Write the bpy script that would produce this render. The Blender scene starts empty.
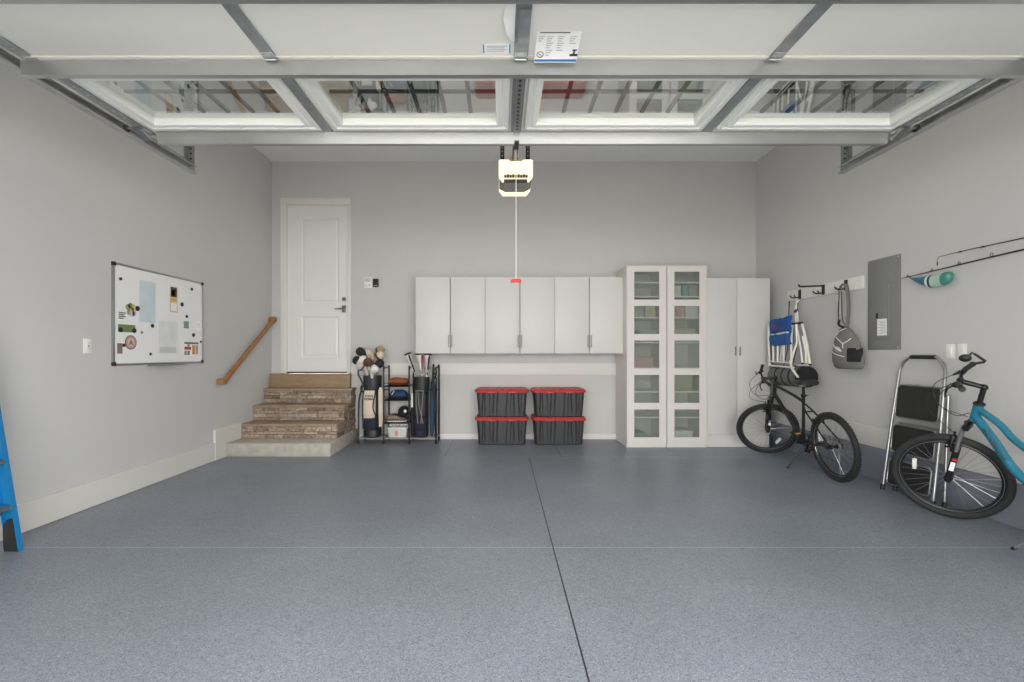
import bpy, bmesh, math, random
from mathutils import Vector, Matrix

random.seed(7)
S = bpy.context.scene
COL = S.collection

# ------------------------------------------------------------------ camera
cam = bpy.data.cameras.new('camera')
cam.sensor_width = 36.0
cam.lens = 455.0 * 36.0 / 1024.0
cam.shift_x = 11.0 / 1024.0
cam.shift_y = 12.0 / 1024.0
cam.clip_start = 0.05
camo = bpy.data.objects.new('camera', cam)
COL.objects.link(camo)
camo.location = (0, 0, 1.25)
camo.rotation_euler = (math.radians(90), 0, 0)
S.camera = camo

# ------------------------------------------------------------------ light
EXPOSURE = 0.0
W = bpy.data.worlds.new('sky')
S.world = W
W.use_nodes = True
wb = W.node_tree.nodes['Background']
wb.inputs[0].default_value = (1.0, 0.99, 0.972, 1)
wb.inputs[1].default_value = 8.6
S.view_settings.view_transform = 'Standard'
S.view_settings.look = 'None'
S.view_settings.exposure = EXPOSURE
S.view_settings.gamma = 1.0
S.view_settings.use_curve_mapping = False
S.cycles.use_denoising = True
S.cycles.max_bounces = 14
S.cycles.diffuse_bounces = 10
S.cycles.glossy_bounces = 5
S.cycles.transparent_max_bounces = 12
S.cycles.sample_clamp_indirect = 8.0


def area(name, loc, rot, sx, sy, power, col=(1, 1, 1), portal=False):
    l = bpy.data.lights.new(name, 'AREA')
    l.shape = 'RECTANGLE'
    l.size, l.size_y = sx, sy
    l.energy = power
    l.color = col
    if portal:
        l.cycles.is_portal = True
    o = bpy.data.objects.new(name, l)
    COL.objects.link(o)
    o.location = loc
    o.rotation_euler = rot
    return o


# daylight entering through the open garage doorway
area('doorway_daylight', (0.13, -0.2, 1.24), (math.radians(90), 0, 0), 4.86, 2.44, 1, portal=True)

# ------------------------------------------------------------------ materials


def lin(c):
    c = c / 255.0
    return c / 12.92 if c <= 0.04045 else ((c + 0.055) / 1.055) ** 2.4


def rgb(c):
    return (lin(c[0]), lin(c[1]), lin(c[2]), 1.0)


MATS = {}


def mat(name, c, rough=0.5, metal=0.0, var=0.06, scale=9.0, bump=0.0, bscale=120.0, emit=None, coat=0.0, spec=0.5, stretch=None):
    """principled material with procedural tone variation"""
    if name in MATS:
        return MATS[name]
    m = bpy.data.materials.new(name)
    m.use_nodes = True
    nt = m.node_tree
    N, Lk = nt.nodes, nt.links
    p = N['Principled BSDF']
    p.inputs['Roughness'].default_value = rough
    p.inputs['Metallic'].default_value = metal
    p.inputs['Specular IOR Level'].default_value = spec
    if coat:
        p.inputs['Coat Weight'].default_value = coat
    tc = N.new('ShaderNodeTexCoord')
    mp = N.new('ShaderNodeMapping')
    if stretch:
        mp.inputs['Scale'].default_value = stretch
    Lk.new(tc.outputs['Object'], mp.inputs['Vector'])
    nz = N.new('ShaderNodeTexNoise')
    nz.inputs['Scale'].default_value = scale
    nz.inputs['Detail'].default_value = 4
    Lk.new(mp.outputs[0], nz.inputs['Vector'])
    cr = N.new('ShaderNodeValToRGB')
    a = rgb(c)
    cr.color_ramp.elements[0].position = 0.3
    cr.color_ramp.elements[1].position = 0.7
    cr.color_ramp.elements[0].color = tuple(v * (1 - var) for v in a[:3]) + (1,)
    cr.color_ramp.elements[1].color = tuple(min(1, v * (1 + var)) for v in a[:3]) + (1,)
    Lk.new(nz.outputs['Fac'], cr.inputs[0])
    Lk.new(cr.outputs[0], p.inputs['Base Color'])
    if bump:
        n2 = N.new('ShaderNodeTexNoise')
        n2.inputs['Scale'].default_value = bscale
        Lk.new(mp.outputs[0], n2.inputs['Vector'])
        b = N.new('ShaderNodeBump')
        b.inputs['Strength'].default_value = bump
        b.inputs['Distance'].default_value = 0.01
        Lk.new(n2.outputs['Fac'], b.inputs['Height'])
        Lk.new(b.outputs[0], p.inputs['Normal'])
    if emit:
        p.inputs['Emission Color'].default_value = rgb(emit[0])
        p.inputs['Emission Strength'].default_value = emit[1]
    MATS[name] = m
    return m


def glass_mat(name, tint, ior, extra=0.0, body=0.0, body_col=(200, 205, 200), rough=0.0):
    """thin sheet: fresnel mirror over clear (plus an optional milky body)"""
    m = bpy.data.materials.new(name)
    m.use_nodes = True
    nt = m.node_tree
    N, Lk = nt.nodes, nt.links
    N.remove(N['Principled BSDF'])
    out = N['Material Output']
    tr = N.new('ShaderNodeBsdfTransparent')
    tr.inputs[0].default_value = rgb(tint)
    gl = N.new('ShaderNodeBsdfGlossy')
    gl.inputs['Roughness'].default_value = rough
    gl.inputs[0].default_value = (1, 1, 1, 1)
    fr = N.new('ShaderNodeFresnel')
    fr.inputs['IOR'].default_value = ior
    src = tr
    if body:
        df = N.new('ShaderNodeBsdfDiffuse')
        df.inputs[0].default_value = rgb(body_col)
        tl = N.new('ShaderNodeBsdfTranslucent')
        tl.inputs[0].default_value = rgb(body_col)
        mb = N.new('ShaderNodeMixShader')
        mb.inputs[0].default_value = 0.4
        Lk.new(df.outputs[0], mb.inputs[1])
        Lk.new(tl.outputs[0], mb.inputs[2])
        nz = N.new('ShaderNodeTexNoise')
        nz.inputs['Scale'].default_value = 6
        mr = N.new('ShaderNodeMapRange')
        mr.inputs['To Min'].default_value = body * 0.92
        mr.inputs['To Max'].default_value = min(1, body * 1.08)
        Lk.new(nz.outputs['Fac'], mr.inputs['Value'])
        m1 = N.new('ShaderNodeMixShader')
        Lk.new(mr.outputs[0], m1.inputs[0])
        Lk.new(tr.outputs[0], m1.inputs[1])
        Lk.new(mb.outputs[0], m1.inputs[2])
        src = m1
    ad = N.new('ShaderNodeMath')
    ad.operation = 'ADD'
    ad.use_clamp = True
    ad.inputs[1].default_value = extra
    Lk.new(fr.outputs[0], ad.inputs[0])
    ge = N.new('ShaderNodeNewGeometry')
    inv = N.new('ShaderNodeMath')
    inv.operation = 'SUBTRACT'
    inv.inputs[0].default_value = 1.0
    Lk.new(ge.outputs['Backfacing'], inv.inputs[1])
    en = N.new('ShaderNodeMath')
    en.operation = 'MULTIPLY'
    Lk.new(ad.outputs[0], en.inputs[0])
    Lk.new(inv.outputs[0], en.inputs[1])
    mx = N.new('ShaderNodeMixShader')
    Lk.new(en.outputs[0], mx.inputs[0])
    Lk.new(src.outputs[0], mx.inputs[1])
    Lk.new(gl.outputs[0], mx.inputs[2])
    Lk.new(mx.outputs[0], out.inputs['Surface'])
    return m


def floor_mat():
    m = bpy.data.materials.new('epoxy_floor')
    m.use_nodes = True
    nt = m.node_tree
    N, Lk = nt.nodes, nt.links
    p = N['Principled BSDF']
    tc = N.new('ShaderNodeTexCoord')
    # fine paint flakes
    vo = N.new('ShaderNodeTexVoronoi')
    vo.inputs['Scale'].default_value = 240
    Lk.new(tc.outputs['Object'], vo.inputs['Vector'])
    sv = N.new('ShaderNodeSeparateColor')
    Lk.new(vo.outputs['Color'], sv.inputs[0])
    cr = N.new('ShaderNodeValToRGB')
    cr.color_ramp.interpolation = 'CONSTANT'
    e = cr.color_ramp.elements
    e[0].position = 0.0
    e[0].color = rgb((98, 104, 114))
    e[1].position = 0.13
    e[1].color = rgb((124, 131, 142))
    for pos, c in ((0.55, (132, 139, 149)), (0.86, (152, 158, 166))):
        k = e.new(pos)
        k.color = rgb(c)
    Lk.new(sv.outputs[0], cr.inputs[0])
    # broad scuffs
    nz = N.new('ShaderNodeTexNoise')
    nz.inputs['Scale'].default_value = 1.3
    nz.inputs['Detail'].default_value = 6
    Lk.new(tc.outputs['Object'], nz.inputs['Vector'])
    mr = N.new('ShaderNodeMapRange')
    mr.inputs['From Min'].default_value = 0.3
    mr.inputs['From Max'].default_value = 0.7
    mr.inputs['To Min'].default_value = 0.88
    mr.inputs['To Max'].default_value = 1.06
    Lk.new(nz.outputs['Fac'], mr.inputs['Value'])
    mul = N.new('ShaderNodeMixRGB')
    mul.blend_type = 'MULTIPLY'
    mul.inputs[0].default_value = 1
    Lk.new(cr.outputs[0], mul.inputs[1])
    Lk.new(mr.outputs[0], mul.inputs[2])
    # control joints
    sx = N.new('ShaderNodeSeparateXYZ')
    Lk.new(tc.outputs['Object'], sx.inputs[0])

    def math_(op, a, b=None):
        n = N.new('ShaderNodeMath')
        n.operation = op
        for i, v in enumerate((a, b)):
            if v is None:
                continue
            if isinstance(v, (int, float)):
                n.inputs[i].default_value = v
            else:
                Lk.new(v, n.inputs[i])
        return n.outputs[0]

    def line(co, at, w):
        return math_('LESS_THAN', math_('ABSOLUTE', math_('SUBTRACT', co, at)), w)
    X, Y = sx.outputs[0], sx.outputs[1]
    front = math_('LESS_THAN', Y, 5.46)
    back = math_('GREATER_THAN', Y, 5.46)
    dark = math_('MULTIPLY', line(X, 0.335, 0.004), front)
    for at in (-0.68, 0.73, 2.165):
        dark = math_('MAXIMUM', dark, math_('MULTIPLY', line(X, at, 0.003), back))
    light = math_('MAXIMUM', line(Y, 2.925, 0.0035), line(Y, 5.46, 0.006))
    m1 = N.new('ShaderNodeMixRGB')
    Lk.new(light, m1.inputs[0])
    Lk.new(mul.outputs[0], m1.inputs[1])
    m1.inputs[2].default_value = rgb((172, 174, 180))
    m2 = N.new('ShaderNodeMixRGB')
    Lk.new(dark, m2.inputs[0])
    Lk.new(m1.outputs[0], m2.inputs[1])
    m2.inputs[2].default_value = rgb((38, 40, 44))
    Lk.new(m2.outputs[0], p.inputs['Base Color'])
    p.inputs['Roughness'].default_value = 0.36
    p.inputs['Specular IOR Level'].default_value = 0.35
    b = N.new('ShaderNodeBump')
    b.inputs['Strength'].default_value = 0.12
    b.inputs['Distance'].default_value = 0.002
    Lk.new(vo.outputs['Distance'], b.inputs['Height'])
    Lk.new(b.outputs[0], p.inputs['Normal'])
    return m


def stone_mat():
    m = bpy.data.materials.new('ledger_stone')
    m.use_nodes = True
    nt = m.node_tree
    N, Lk = nt.nodes, nt.links
    p = N['Principled BSDF']
    g = N.new('ShaderNodeNewGeometry')
    cr = N.new('ShaderNodeValToRGB')
    e = cr.color_ramp.elements
    e[0].color = rgb((112, 96, 82))
    e[1].color = rgb((186, 168, 148))
    for pos, c in ((0.3, (146, 129, 112)), (0.55, (162, 142, 122)), (0.8, (156, 144, 132))):
        k = e.new(pos)
        k.color = rgb(c)
    Lk.new(g.outputs['Random Per Island'], cr.inputs[0])
    tc = N.new('ShaderNodeTexCoord')
    nz = N.new('ShaderNodeTexNoise')
    nz.inputs['Scale'].default_value = 28
    nz.inputs['Detail'].default_value = 8
    Lk.new(tc.outputs['Object'], nz.inputs['Vector'])
    mr = N.new('ShaderNodeMapRange')
    mr.inputs['From Min'].default_value = 0.25
    mr.inputs['From Max'].default_value = 0.75
    mr.inputs['To Min'].default_value = 0.45
    mr.inputs['To Max'].default_value = 1.5
    Lk.new(nz.outputs['Fac'], mr.inputs['Value'])
    mul = N.new('ShaderNodeMixRGB')
    mul.blend_type = 'MULTIPLY'
    mul.inputs[0].default_value = 1
    Lk.new(cr.outputs[0], mul.inputs[1])
    Lk.new(mr.outputs[0], mul.inputs[2])
    Lk.new(mul.outputs[0], p.inputs['Base Color'])
    p.inputs['Roughness'].default_value = 0.85
    b = N.new('ShaderNodeBump')
    b.inputs['Strength'].default_value = 0.7
    b.inputs['Distance'].default_value = 0.012
    Lk.new(nz.outputs['Fac'], b.inputs['Height'])
    Lk.new(b.outputs[0], p.inputs['Normal'])
    return m


WALL = mat('wall_paint', (199, 199, 198), 0.75, var=0.012, scale=2.5, bump=0.05, bscale=160)
CEIL = mat('ceiling_paint', (240, 240, 239), 0.85, var=0.012, scale=3)
TRIM = mat('trim_paint', (226, 224, 220), 0.5, var=0.012, scale=4)
BASEB = mat('baseboard_paint', (213, 212, 208), 0.5, var=0.012, scale=4)
DOORW = mat('door_paint', (232, 231, 228), 0.4, var=0.01, scale=3)
CAB = mat('white_laminate', (214, 213, 210), 0.45, var=0.008, scale=3)
CABW = mat('warm_white_lacquer', (220, 216, 211), 0.45, var=0.008, scale=3)
CABIN = mat('cabinet_inside', (236, 236, 232), 0.5, var=0.01)
FLOOR = floor_mat()
CURB = mat('painted_curb', (120, 124, 134), 0.5, var=0.06, scale=6, bump=0.1, bscale=60)
DRIVE = mat('driveway_concrete', (190, 188, 182), 0.9, var=0.06, scale=3)
STEEL = mat('door_panel_paint', (242, 240, 234), 0.45, var=0.01, scale=3)
GALV = mat('galvanised_steel', (178, 180, 180), 0.36, 0.75, var=0.1, scale=7)
GALVL = mat('bright_galvanised_steel', (188, 189, 188), 0.32, 0.85, var=0.05, scale=4)
GALVD = mat('dull_galvanised_steel', (150, 153, 154), 0.42, 0.45, var=0.12, scale=14)
HANG = mat('perforated_dark_steel', (74, 72, 72), 0.5, 0.7, var=0.15, scale=40)
VINYL = mat('window_vinyl', (236, 236, 232), 0.35, var=0.008)
PANE = glass_mat('door_glass', (240, 243, 241), 1.75, 0.22)
FROST = glass_mat('frosted_glass', (240, 244, 241), 1.25, 0.0, body=0.17, body_col=(214, 216, 210), rough=0.25)
WOOD = mat('handrail_wood', (156, 110, 66), 0.45, var=0.16, scale=14, stretch=(8, 1, 1))
TANW = mat('tan_board', (150, 126, 98), 0.6, var=0.10, scale=9, stretch=(1, 4, 8))
CAP = mat('stone_cap', (154, 134, 112), 0.75, var=0.14, scale=16, bump=0.3, bscale=45)
CONC = mat('step_concrete', (178, 172, 163), 0.85, var=0.12, scale=14, bump=0.3, bscale=70)
STONE = stone_mat()
CHROME = mat('brushed_nickel', (190, 190, 188), 0.28, 0.95, var=0.04)
ALU = mat('aluminium', (172, 173, 174), 0.32, 0.9, var=0.04, scale=20)
BLACK = mat('black_plastic', (34, 34, 35), 0.5, var=0.1)
BLACKM = mat('black_enamel', (30, 30, 32), 0.35, 0.2, var=0.08)
RUBBER = mat('tyre_rubber', (36, 36, 37), 0.75, var=0.12, scale=30, bump=0.4, bscale=90)
GREYF = mat('grey_frame_enamel', (42, 42, 44), 0.32, 0.35, var=0.06)
TUB = mat('charcoal_tub', (47, 48, 51), 0.5, var=0.04)
RED = mat('red_lid', (182, 44, 46), 0.42, var=0.04)
TEAL = mat('teal_bike_paint', (34, 122, 146), 0.25, 0.25, var=0.05, coat=0.6)
LBLUE = mat('ladder_fibreglass', (14, 116, 172), 0.45, var=0.06, scale=20)
PANELG = mat('panel_grey', (132, 133, 134), 0.45, 0.1, var=0.04)
WHITEP = mat('white_plastic', (236, 235, 231), 0.4, var=0.008)
PAPER = mat('paper', (240, 240, 238), 0.8, var=0.02)
BOARD = mat('whiteboard_enamel', (238, 239, 240), 0.22, var=0.008, scale=3)
GREYBAG = mat('grey_nylon', (118, 117, 115), 0.8, var=0.08, scale=60, bump=0.2, bscale=250)
GREYROLL = mat('grey_padding', (104, 105, 106), 0.85, var=0.1, scale=30, bump=0.3, bscale=120)
BLKFAB = mat('black_fabric', (33, 33, 35), 0.9, var=0.15, scale=40, bump=0.2, bscale=200)
NAVY = mat('navy_fabric', (28, 34, 50), 0.8, var=0.12, scale=30)
ROYAL = mat('royal_blue_fabric', (24, 84, 150), 0.8, var=0.08, scale=30, bump=0.2, bscale=200)
CREAM = mat('cream_vinyl', (214, 200, 178), 0.5, var=0.04)
WHITEF = mat('white_enamel_tube', (236, 234, 226), 0.35, var=0.02)
LETTER = mat('white_lettering', (240, 240, 238), 0.6, var=0.0)
LETTERD = mat('dark_lettering', (40, 44, 50), 0.6, var=0.0)

# ------------------------------------------------------------------ mesh builder


def V(*a):
    return Vector(a)


def frame(d):
    d = Vector(d).normalized()
    u = d.cross(Vector((0, 0, 1)))
    if u.length < 1e-4:
        u = Vector((1, 0, 0))
    u.normalize()
    return d, u, u.cross(d).normalized() * -1


class MB:
    def __init__(s, xf=None):
        s.bm = bmesh.new()
        s.xf = xf

    def _mi(s, fs, mi):
        for f in fs:
            f.material_index = mi

    def box(s, x0, x1, y0, y1, z0, z1, mi=0, bev=0.0, seg=2, rot=None):
        c = V((x0 + x1) / 2, (y0 + y1) / 2, (z0 + z1) / 2)
        m = Matrix.Translation(c)
        if rot is not None:
            m = m @ rot
        m = m @ Matrix.Diagonal((abs(x1 - x0), abs(y1 - y0), abs(z1 - z0), 1))
        r = bmesh.ops.create_cube(s.bm, size=1, matrix=m)
        vs = r['verts']
        fs = {f for v in vs for f in v.link_faces}
        s._mi(fs, mi)
        if bev:
            es = list({e for v in vs for e in v.link_edges})
            rb = bmesh.ops.bevel(s.bm, geom=es, offset=bev, segments=seg, affect='EDGES', profile=0.5)
            s._mi(rb['faces'], mi)
        return s

    def loft(s, rings, mi=0, caps=True, closed=True, loop=False):
        R = [[s.bm.verts.new(Vector(p)) for p in r] for r in rings]
        n = len(R[0])
        pairs = list(zip(R, R[1:]))
        if loop:
            pairs.append((R[-1], R[0]))
        for a, b in pairs:
            for i in range(n if closed else n - 1):
                j = (i + 1) % n
                try:
                    f = s.bm.faces.new((a[i], a[j], b[j], b[i]))
                    f.material_index = mi
                except ValueError:
                    pass
        if caps and not loop:
            for r in (R[0], R[-1]):
                try:
                    f = s.bm.faces.new(r)
                    f.material_index = mi
                except ValueError:
                    pass
        return s

    def tube(s, pts, r, n=8, mi=0, closed=False, caps=True, squash=None):
        P = [Vector(p) for p in pts]
        rs = r if isinstance(r, (list, tuple)) else [r] * len(P)
        rings = []
        pu = None
        m = len(P)
        for i, p in enumerate(P):
            if closed:
                d = P[(i + 1) % m] - P[i - 1]
            else:
                d = P[min(i + 1, m - 1)] - P[max(i - 1, 0)]
            d.normalize()
            if pu is None:
                _, u, _ = frame(d)
            else:
                u = pu - d * pu.dot(d)
                if u.length < 1e-5:
                    _, u, _ = frame(d)
                u.normalize()
            pu = u
            w = d.cross(u)
            a = rs[i]
            q = squash or (1, 1)
            rings.append([p + u * (a * q[0] * math.cos(t)) + w * (a * q[1] * math.sin(t)) for t in (2 * math.pi * k / n for k in range(n))])
        return s.loft(rings, mi, caps, True, closed)

    def cyl(s, p, q, r, r2=None, n=16, mi=0):
        p, q = Vector(p), Vector(q)
        return s.tube([p, q], [r, r if r2 is None else r2], n, mi)

    def lathe(s, c, axis, prof, n=24, mi=0, caps=True):
        """prof = [(radius, distance along axis)]"""
        d, u, w = frame(axis)
        c = Vector(c)
        rings = [[c + d * h + (u * math.cos(t) + w * math.sin(t)) * max(r, 1e-4) for t in (2 * math.pi * k / n for k in range(n))] for r, h in prof]
        return s.loft(rings, mi, caps)

    def torus(s, c, axis, R, r, n=48, m=10, mi=0, sq=(1, 1)):
        d, u, w = frame(axis)
        c = Vector(c)
        rings = []
        for k in range(n):
            t = 2 * math.pi * k / n
            e = u * math.cos(t) + w * math.sin(t)
            rings.append([c + e * (R + r * sq[0] * math.cos(a)) + d * (r * sq[1] * math.sin(a)) for a in (2 * math.pi * j / m for j in range(m))])
        return s.loft(rings, mi, False, True, True)

    def prism(s, poly, o, u, v, w):
        """poly (a,b) in plane o+u*a+v*b, swept by vector w"""
        o, u, v, w = Vector(o), Vector(u), Vector(v), Vector(w)
        a = [o + u * p[0] + v * p[1] for p in poly]
        return s.loft([a, [q + w for q in a]])

    def ell(s, c, r, rot=None, mi=0, n=16, m=10):
        mt = Matrix.Translation(Vector(c))
        if rot is not None:
            mt = mt @ rot
        mt = mt @ Matrix.Diagonal((r[0], r[1], r[2], 1))
        k = bmesh.ops.create_uvsphere(s.bm, u_segments=n, v_segments=m, radius=1, matrix=mt)
        s._mi({f for v in k['verts'] for f in v.link_faces}, mi)
        return s

    def build(s, name, mats, parent=None, ang=40, kind=None):
        if s.xf is not None:
            bmesh.ops.transform(s.bm, matrix=s.xf, verts=s.bm.verts)
        bmesh.ops.recalc_face_normals(s.bm, faces=s.bm.faces)
        if parent is not None:
            r = parent
            while r.parent is not None:
                r = r.parent
            org = r.location.copy()
        else:
            vs = [v.co for v in s.bm.verts]
            lo = [min(v[i] for v in vs) for i in range(3)]
            hi = [max(v[i] for v in vs) for i in range(3)]
            org = V((lo[0] + hi[0]) / 2, (lo[1] + hi[1]) / 2, lo[2])
            if kind == 'structure':
                org = V(0, 0, 0)
        bmesh.ops.translate(s.bm, verts=s.bm.verts, vec=-org)
        me = bpy.data.meshes.new(name)
        s.bm.to_mesh(me)
        s.bm.free()
        for m in (mats if isinstance(mats, (list, tuple)) else [mats]):
            me.materials.append(m)
        for p in me.polygons:
            p.use_smooth = True
        me.set_sharp_from_angle(angle=math.radians(ang))
        o = bpy.data.objects.new(name, me)
        COL.objects.link(o)
        if parent is not None:
            o.parent = parent
        else:
            o.location = org
        if kind:
            o['kind'] = kind
        return o


def tag(o, label, cat, group=None):
    o['label'] = label
    o['category'] = cat
    if group:
        o['group'] = group
    return o


def thing(name, label, cat, loc, group=None):
    o = bpy.data.objects.new(name, None)
    o.empty_display_size = 0.1
    COL.objects.link(o)
    o.location = loc
    return tag(o, label, cat, group)


def struct(name, mb, m, ang=40):
    return mb.build(name, m, None, ang, 'structure')


def copy_tree(o, loc=None, label=None, parent=None):
    c = o.copy()
    COL.objects.link(c)
    if parent is not None:
        c.parent = parent
    if loc is not None:
        c.location = loc
    if label:
        c['label'] = label
    for ch in [x for x in bpy.data.objects if x.parent == o]:
        copy_tree(ch, None, None, c)
    return c


def lettering(name, s, size, mtx, m, parent, depth=0.001, bold=0.0, wrap=None):
    """raised lettering laid in the plane given by mtx"""
    cu = bpy.data.curves.new(name, 'FONT')
    cu.body = s
    cu.size = size
    cu.extrude = depth
    cu.offset = bold
    cu.align_x = 'CENTER'
    cu.align_y = 'CENTER'
    cu.resolution_u = 3
    t = bpy.data.objects.new(name + '_text', cu)
    COL.objects.link(t)
    dg = bpy.context.evaluated_depsgraph_get()
    me = bpy.data.meshes.new_from_object(t.evaluated_get(dg))
    bpy.data.objects.remove(t)
    bpy.data.curves.remove(cu)
    r = parent
    while r.parent is not None:
        r = r.parent
    if wrap is not None:                       # follow a curved surface
        bm = bmesh.new()
        bm.from_mesh(me)
        bmesh.ops.subdivide_edges(bm, edges=[e for e in bm.edges if e.calc_length() > size * .12], cuts=2)
        for v in bm.verts:
            v.co = wrap(v.co.x, v.co.y, v.co.z)
        bm.to_mesh(me)
        bm.free()
    me.transform(Matrix.Translation(-r.location) @ mtx)
    me.materials.clear()
    me.materials.append(m)
    o = bpy.data.objects.new(name, me)
    COL.objects.link(o)
    o.parent = parent
    return o


def plane_mtx(o, u, v):
    u, v = Vector(u).normalized(), Vector(v).normalized()
    w = u.cross(v)
    return Matrix(((u.x, v.x, w.x, o[0]), (u.y, v.y, w.y, o[1]), (u.z, v.z, w.z, o[2]), (0, 0, 0, 1)))


def rrect(cx, cy, hx, hy, r, n=5):
    out = []
    for k, (sx, sy) in enumerate(((1, 1), (-1, 1), (-1, -1), (1, -1))):
        for i in range(n + 1):
            a = math.pi / 2 * (k + i / n)
            out.append((cx + sx * (hx - r) + r * math.cos(a), cy + sy * (hy - r) + r * math.sin(a)))
    return out


def bez(p, n=12):
    """smooth path through control points (catmull-rom)"""
    P = [Vector(q) for q in p]
    P = [P[0] * 2 - P[1]] + P + [P[-1] * 2 - P[-2]]
    out = []
    for i in range(1, len(P) - 2):
        for k in range(n):
            t = k / n
            a, b, c, d = P[i - 1], P[i], P[i + 1], P[i + 2]
            out.append(0.5 * ((2 * b) + (c - a) * t + (2 * a - 5 * b + 4 * c - d) * t * t + (3 * b - a - 3 * c + d) * t ** 3))
    out.append(P[-2])
    return out


# ------------------------------------------------------------------ the room
XL, XR, YB, YF, ZC = -3.33, 3.70, 6.61, -0.12, 4.03
struct('floor', MB().box(XL - .15, XR + .15, YF - .3, YB + .15, -0.15, 0), FLOOR)
struct('driveway', MB().box(-9, 9, -12, YF - .3, -0.17, -0.02), DRIVE)
struct('ceiling', MB().box(XL - .15, XR + .15, YF - .2, YB + .15, ZC, ZC + .1), CEIL)
struct('wall_left', MB().box(XL - .15, XL, YF - .2, YB + .15, 0, ZC), WALL)
struct('wall_right', MB().box(XR, XR + .15, YF - .2, YB + .15, 0, ZC), WALL)
# the back wall has an opening for the entry door
mb = MB()
mb.box(XL, -3.12, YB, YB + .15, 0, ZC).box(-3.12, -2.22, YB, YB + .15, 3.41, ZC)
mb.box(-3.12, -2.22, YB, YB + .15, 0, 0.95).box(-2.22, XR, YB, YB + .15, 0, ZC)
struct('wall_back', mb, WALL)
mb = MB()
mb.box(XL, -2.31, YF - .2, YF, 0, 2.5).box(2.57, XR, YF - .2, YF, 0, 2.5).box(XL, XR, YF - .2, YF, 2.5, ZC)
struct('wall_front', mb, WALL)
# concrete stem wall along the right side, painted like the floor
struct('trim_1', MB().box(XR - .015, XR, YF, YB, 0, .32, bev=.004), CURB)
struct('baseboard_right', MB().box(XR - .018, XR, YF, YB, .322, .525, bev=.004), BASEB)
struct('baseboard_left', MB().box(XL, XL + .018, YF, 5.27, .004, .21).box(XL, XL + .024, 5.27, 5.478, .004, .36).box(XL, XL + .024, 5.478, 5.795, .164, .36), BASEB)
# white lower wall with a ledger board under the cabinets
mb = MB()
mb.box(-2.17, 1.67, YB - .012, YB, 0.07, .935)
struct('wall_back_lower', mb, mat('lower_wall_paint', (200, 199, 196), 0.6, var=0.012, scale=3))
struct('trim_2', MB().box(-2.17, 1.67, YB - .028, YB, .935, 1.105, bev=.004), TRIM)
struct('baseboard_back', MB().box(-2.06, 1.67, YB - .025, YB, 0.0, .075, bev=.004), TRIM)

# ---- entry door
d = bpy.data.objects.new('door_1', None)
COL.objects.link(d)
d.location = (-2.67, YB, .975)
d['kind'] = 'structure'
mb = MB()
mb.box(-3.196, -3.108, YB - .022, YB + .01, .955, 3.495, bev=.004)
mb.box(-2.232, -2.178, YB - .022, YB + .01, .955, 3.495, bev=.004)
mb.box(-3.196, -2.178, YB - .024, YB + .01, 3.402, 3.497, bev=.004)
mb.box(-3.118, -3.104, YB + .01, YB + .09, .96, 3.41).box(-2.236, -2.222, YB + .01, YB + .09, .96, 3.41).box(-3.12, -2.22, YB + .01, YB + .09, 3.396, 3.41)
mb.build('casing', TRIM, d)
# slab with two recessed panels
mb = MB()
x0, x1, z0, z1 = -3.103, -2.237, .978, 3.394
pan = ((-2.91, -2.36, 1.98, 3.23), (-2.68 - .0, 0, 0, 0))
px0, px1 = -2.912, -2.358
rows = ((1.18, 1.785), (1.975, 3.225))
y0, y1 = YB + .018, YB + .058
mb.box(x0, px0, y0, y1, z0, z1).box(px1, x1, y0, y1, z0, z1)
mb.box(px0, px1, y0, y1, z0, rows[0][0]).box(px0, px1, y0, y1, rows[0][1], rows[1][0]).box(px0, px1, y0, y1, rows[1][1], z1)
slab = mb.build('slab', DOORW, d)
for a, b in rows:
    mb = MB()
    o = [(px0, a), (px1, a), (px1, b), (px0, b)]

    def rect(i, y):
        return [(px0 + i, y, a + i), (px1 - i, y, a + i), (px1 - i, y, b - i), (px0 + i, y, b - i)]
    mb.loft([rect(0, y0), rect(.018, y0 + .014), rect(.03, y0 + .014), rect(.05, y0 + .004), rect(.06, y0 + .004)], caps=False)
    mb.loft([rect(.06, y0 + .004), rect(.061, y0 + .0041)], caps=True)
    mb.build('door_panel', DOORW, slab, ang=15)
mb = MB()
mb.box(-2.315, -2.255, y0 - .012, y0 + .002, 1.84, 1.94, bev=.004)
mb.cyl((-2.285, y0 - .01, 1.89), (-2.285, y0 - .055, 1.89), .011, n=12)
mb.tube([(-2.285, y0 - .05, 1.89), (-2.34, y0 - .054, 1.892), (-2.405, y0 - .05, 1.888)], [.011, .010, .008], 10)
mb.build('handle', mat('dark_nickel', (132, 130, 126), .3, .8), d)
mb = MB()
mb.lathe((-2.285, y0 + .002, 2.035), (0, -1, 0), [(.03, 0), (.03, .012), (.024, .018), (.012, .019), (.011, .024)], 20)
mb.build('deadbolt', mat('dark_nickel', (132, 130, 126), .3, .8), d)
mb = MB()
mb.box(-3.105, -2.235, YB - .015, YB + .06, .955, .977, bev=.004)
mb.build('threshold', mat('bronze_threshold', (92, 78, 62), .5, .3), d)

# ------------------------------------------------------------------ staircase
st = thing('staircase', 'tan stone faced steps rising to the white entry door', 'stairs', (-2.7, 5.5, 0))
SX0, SX1 = XL + .001, -2.10
steps = [(5.80, .345), (6.09, .548), (6.37, .752)]           # front edge, top
# concrete base slab
MB().box(SX0, -2.055, 5.48, YB - .03, 0, .16, bev=.008).build('base_slab', CONC, st)
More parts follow.
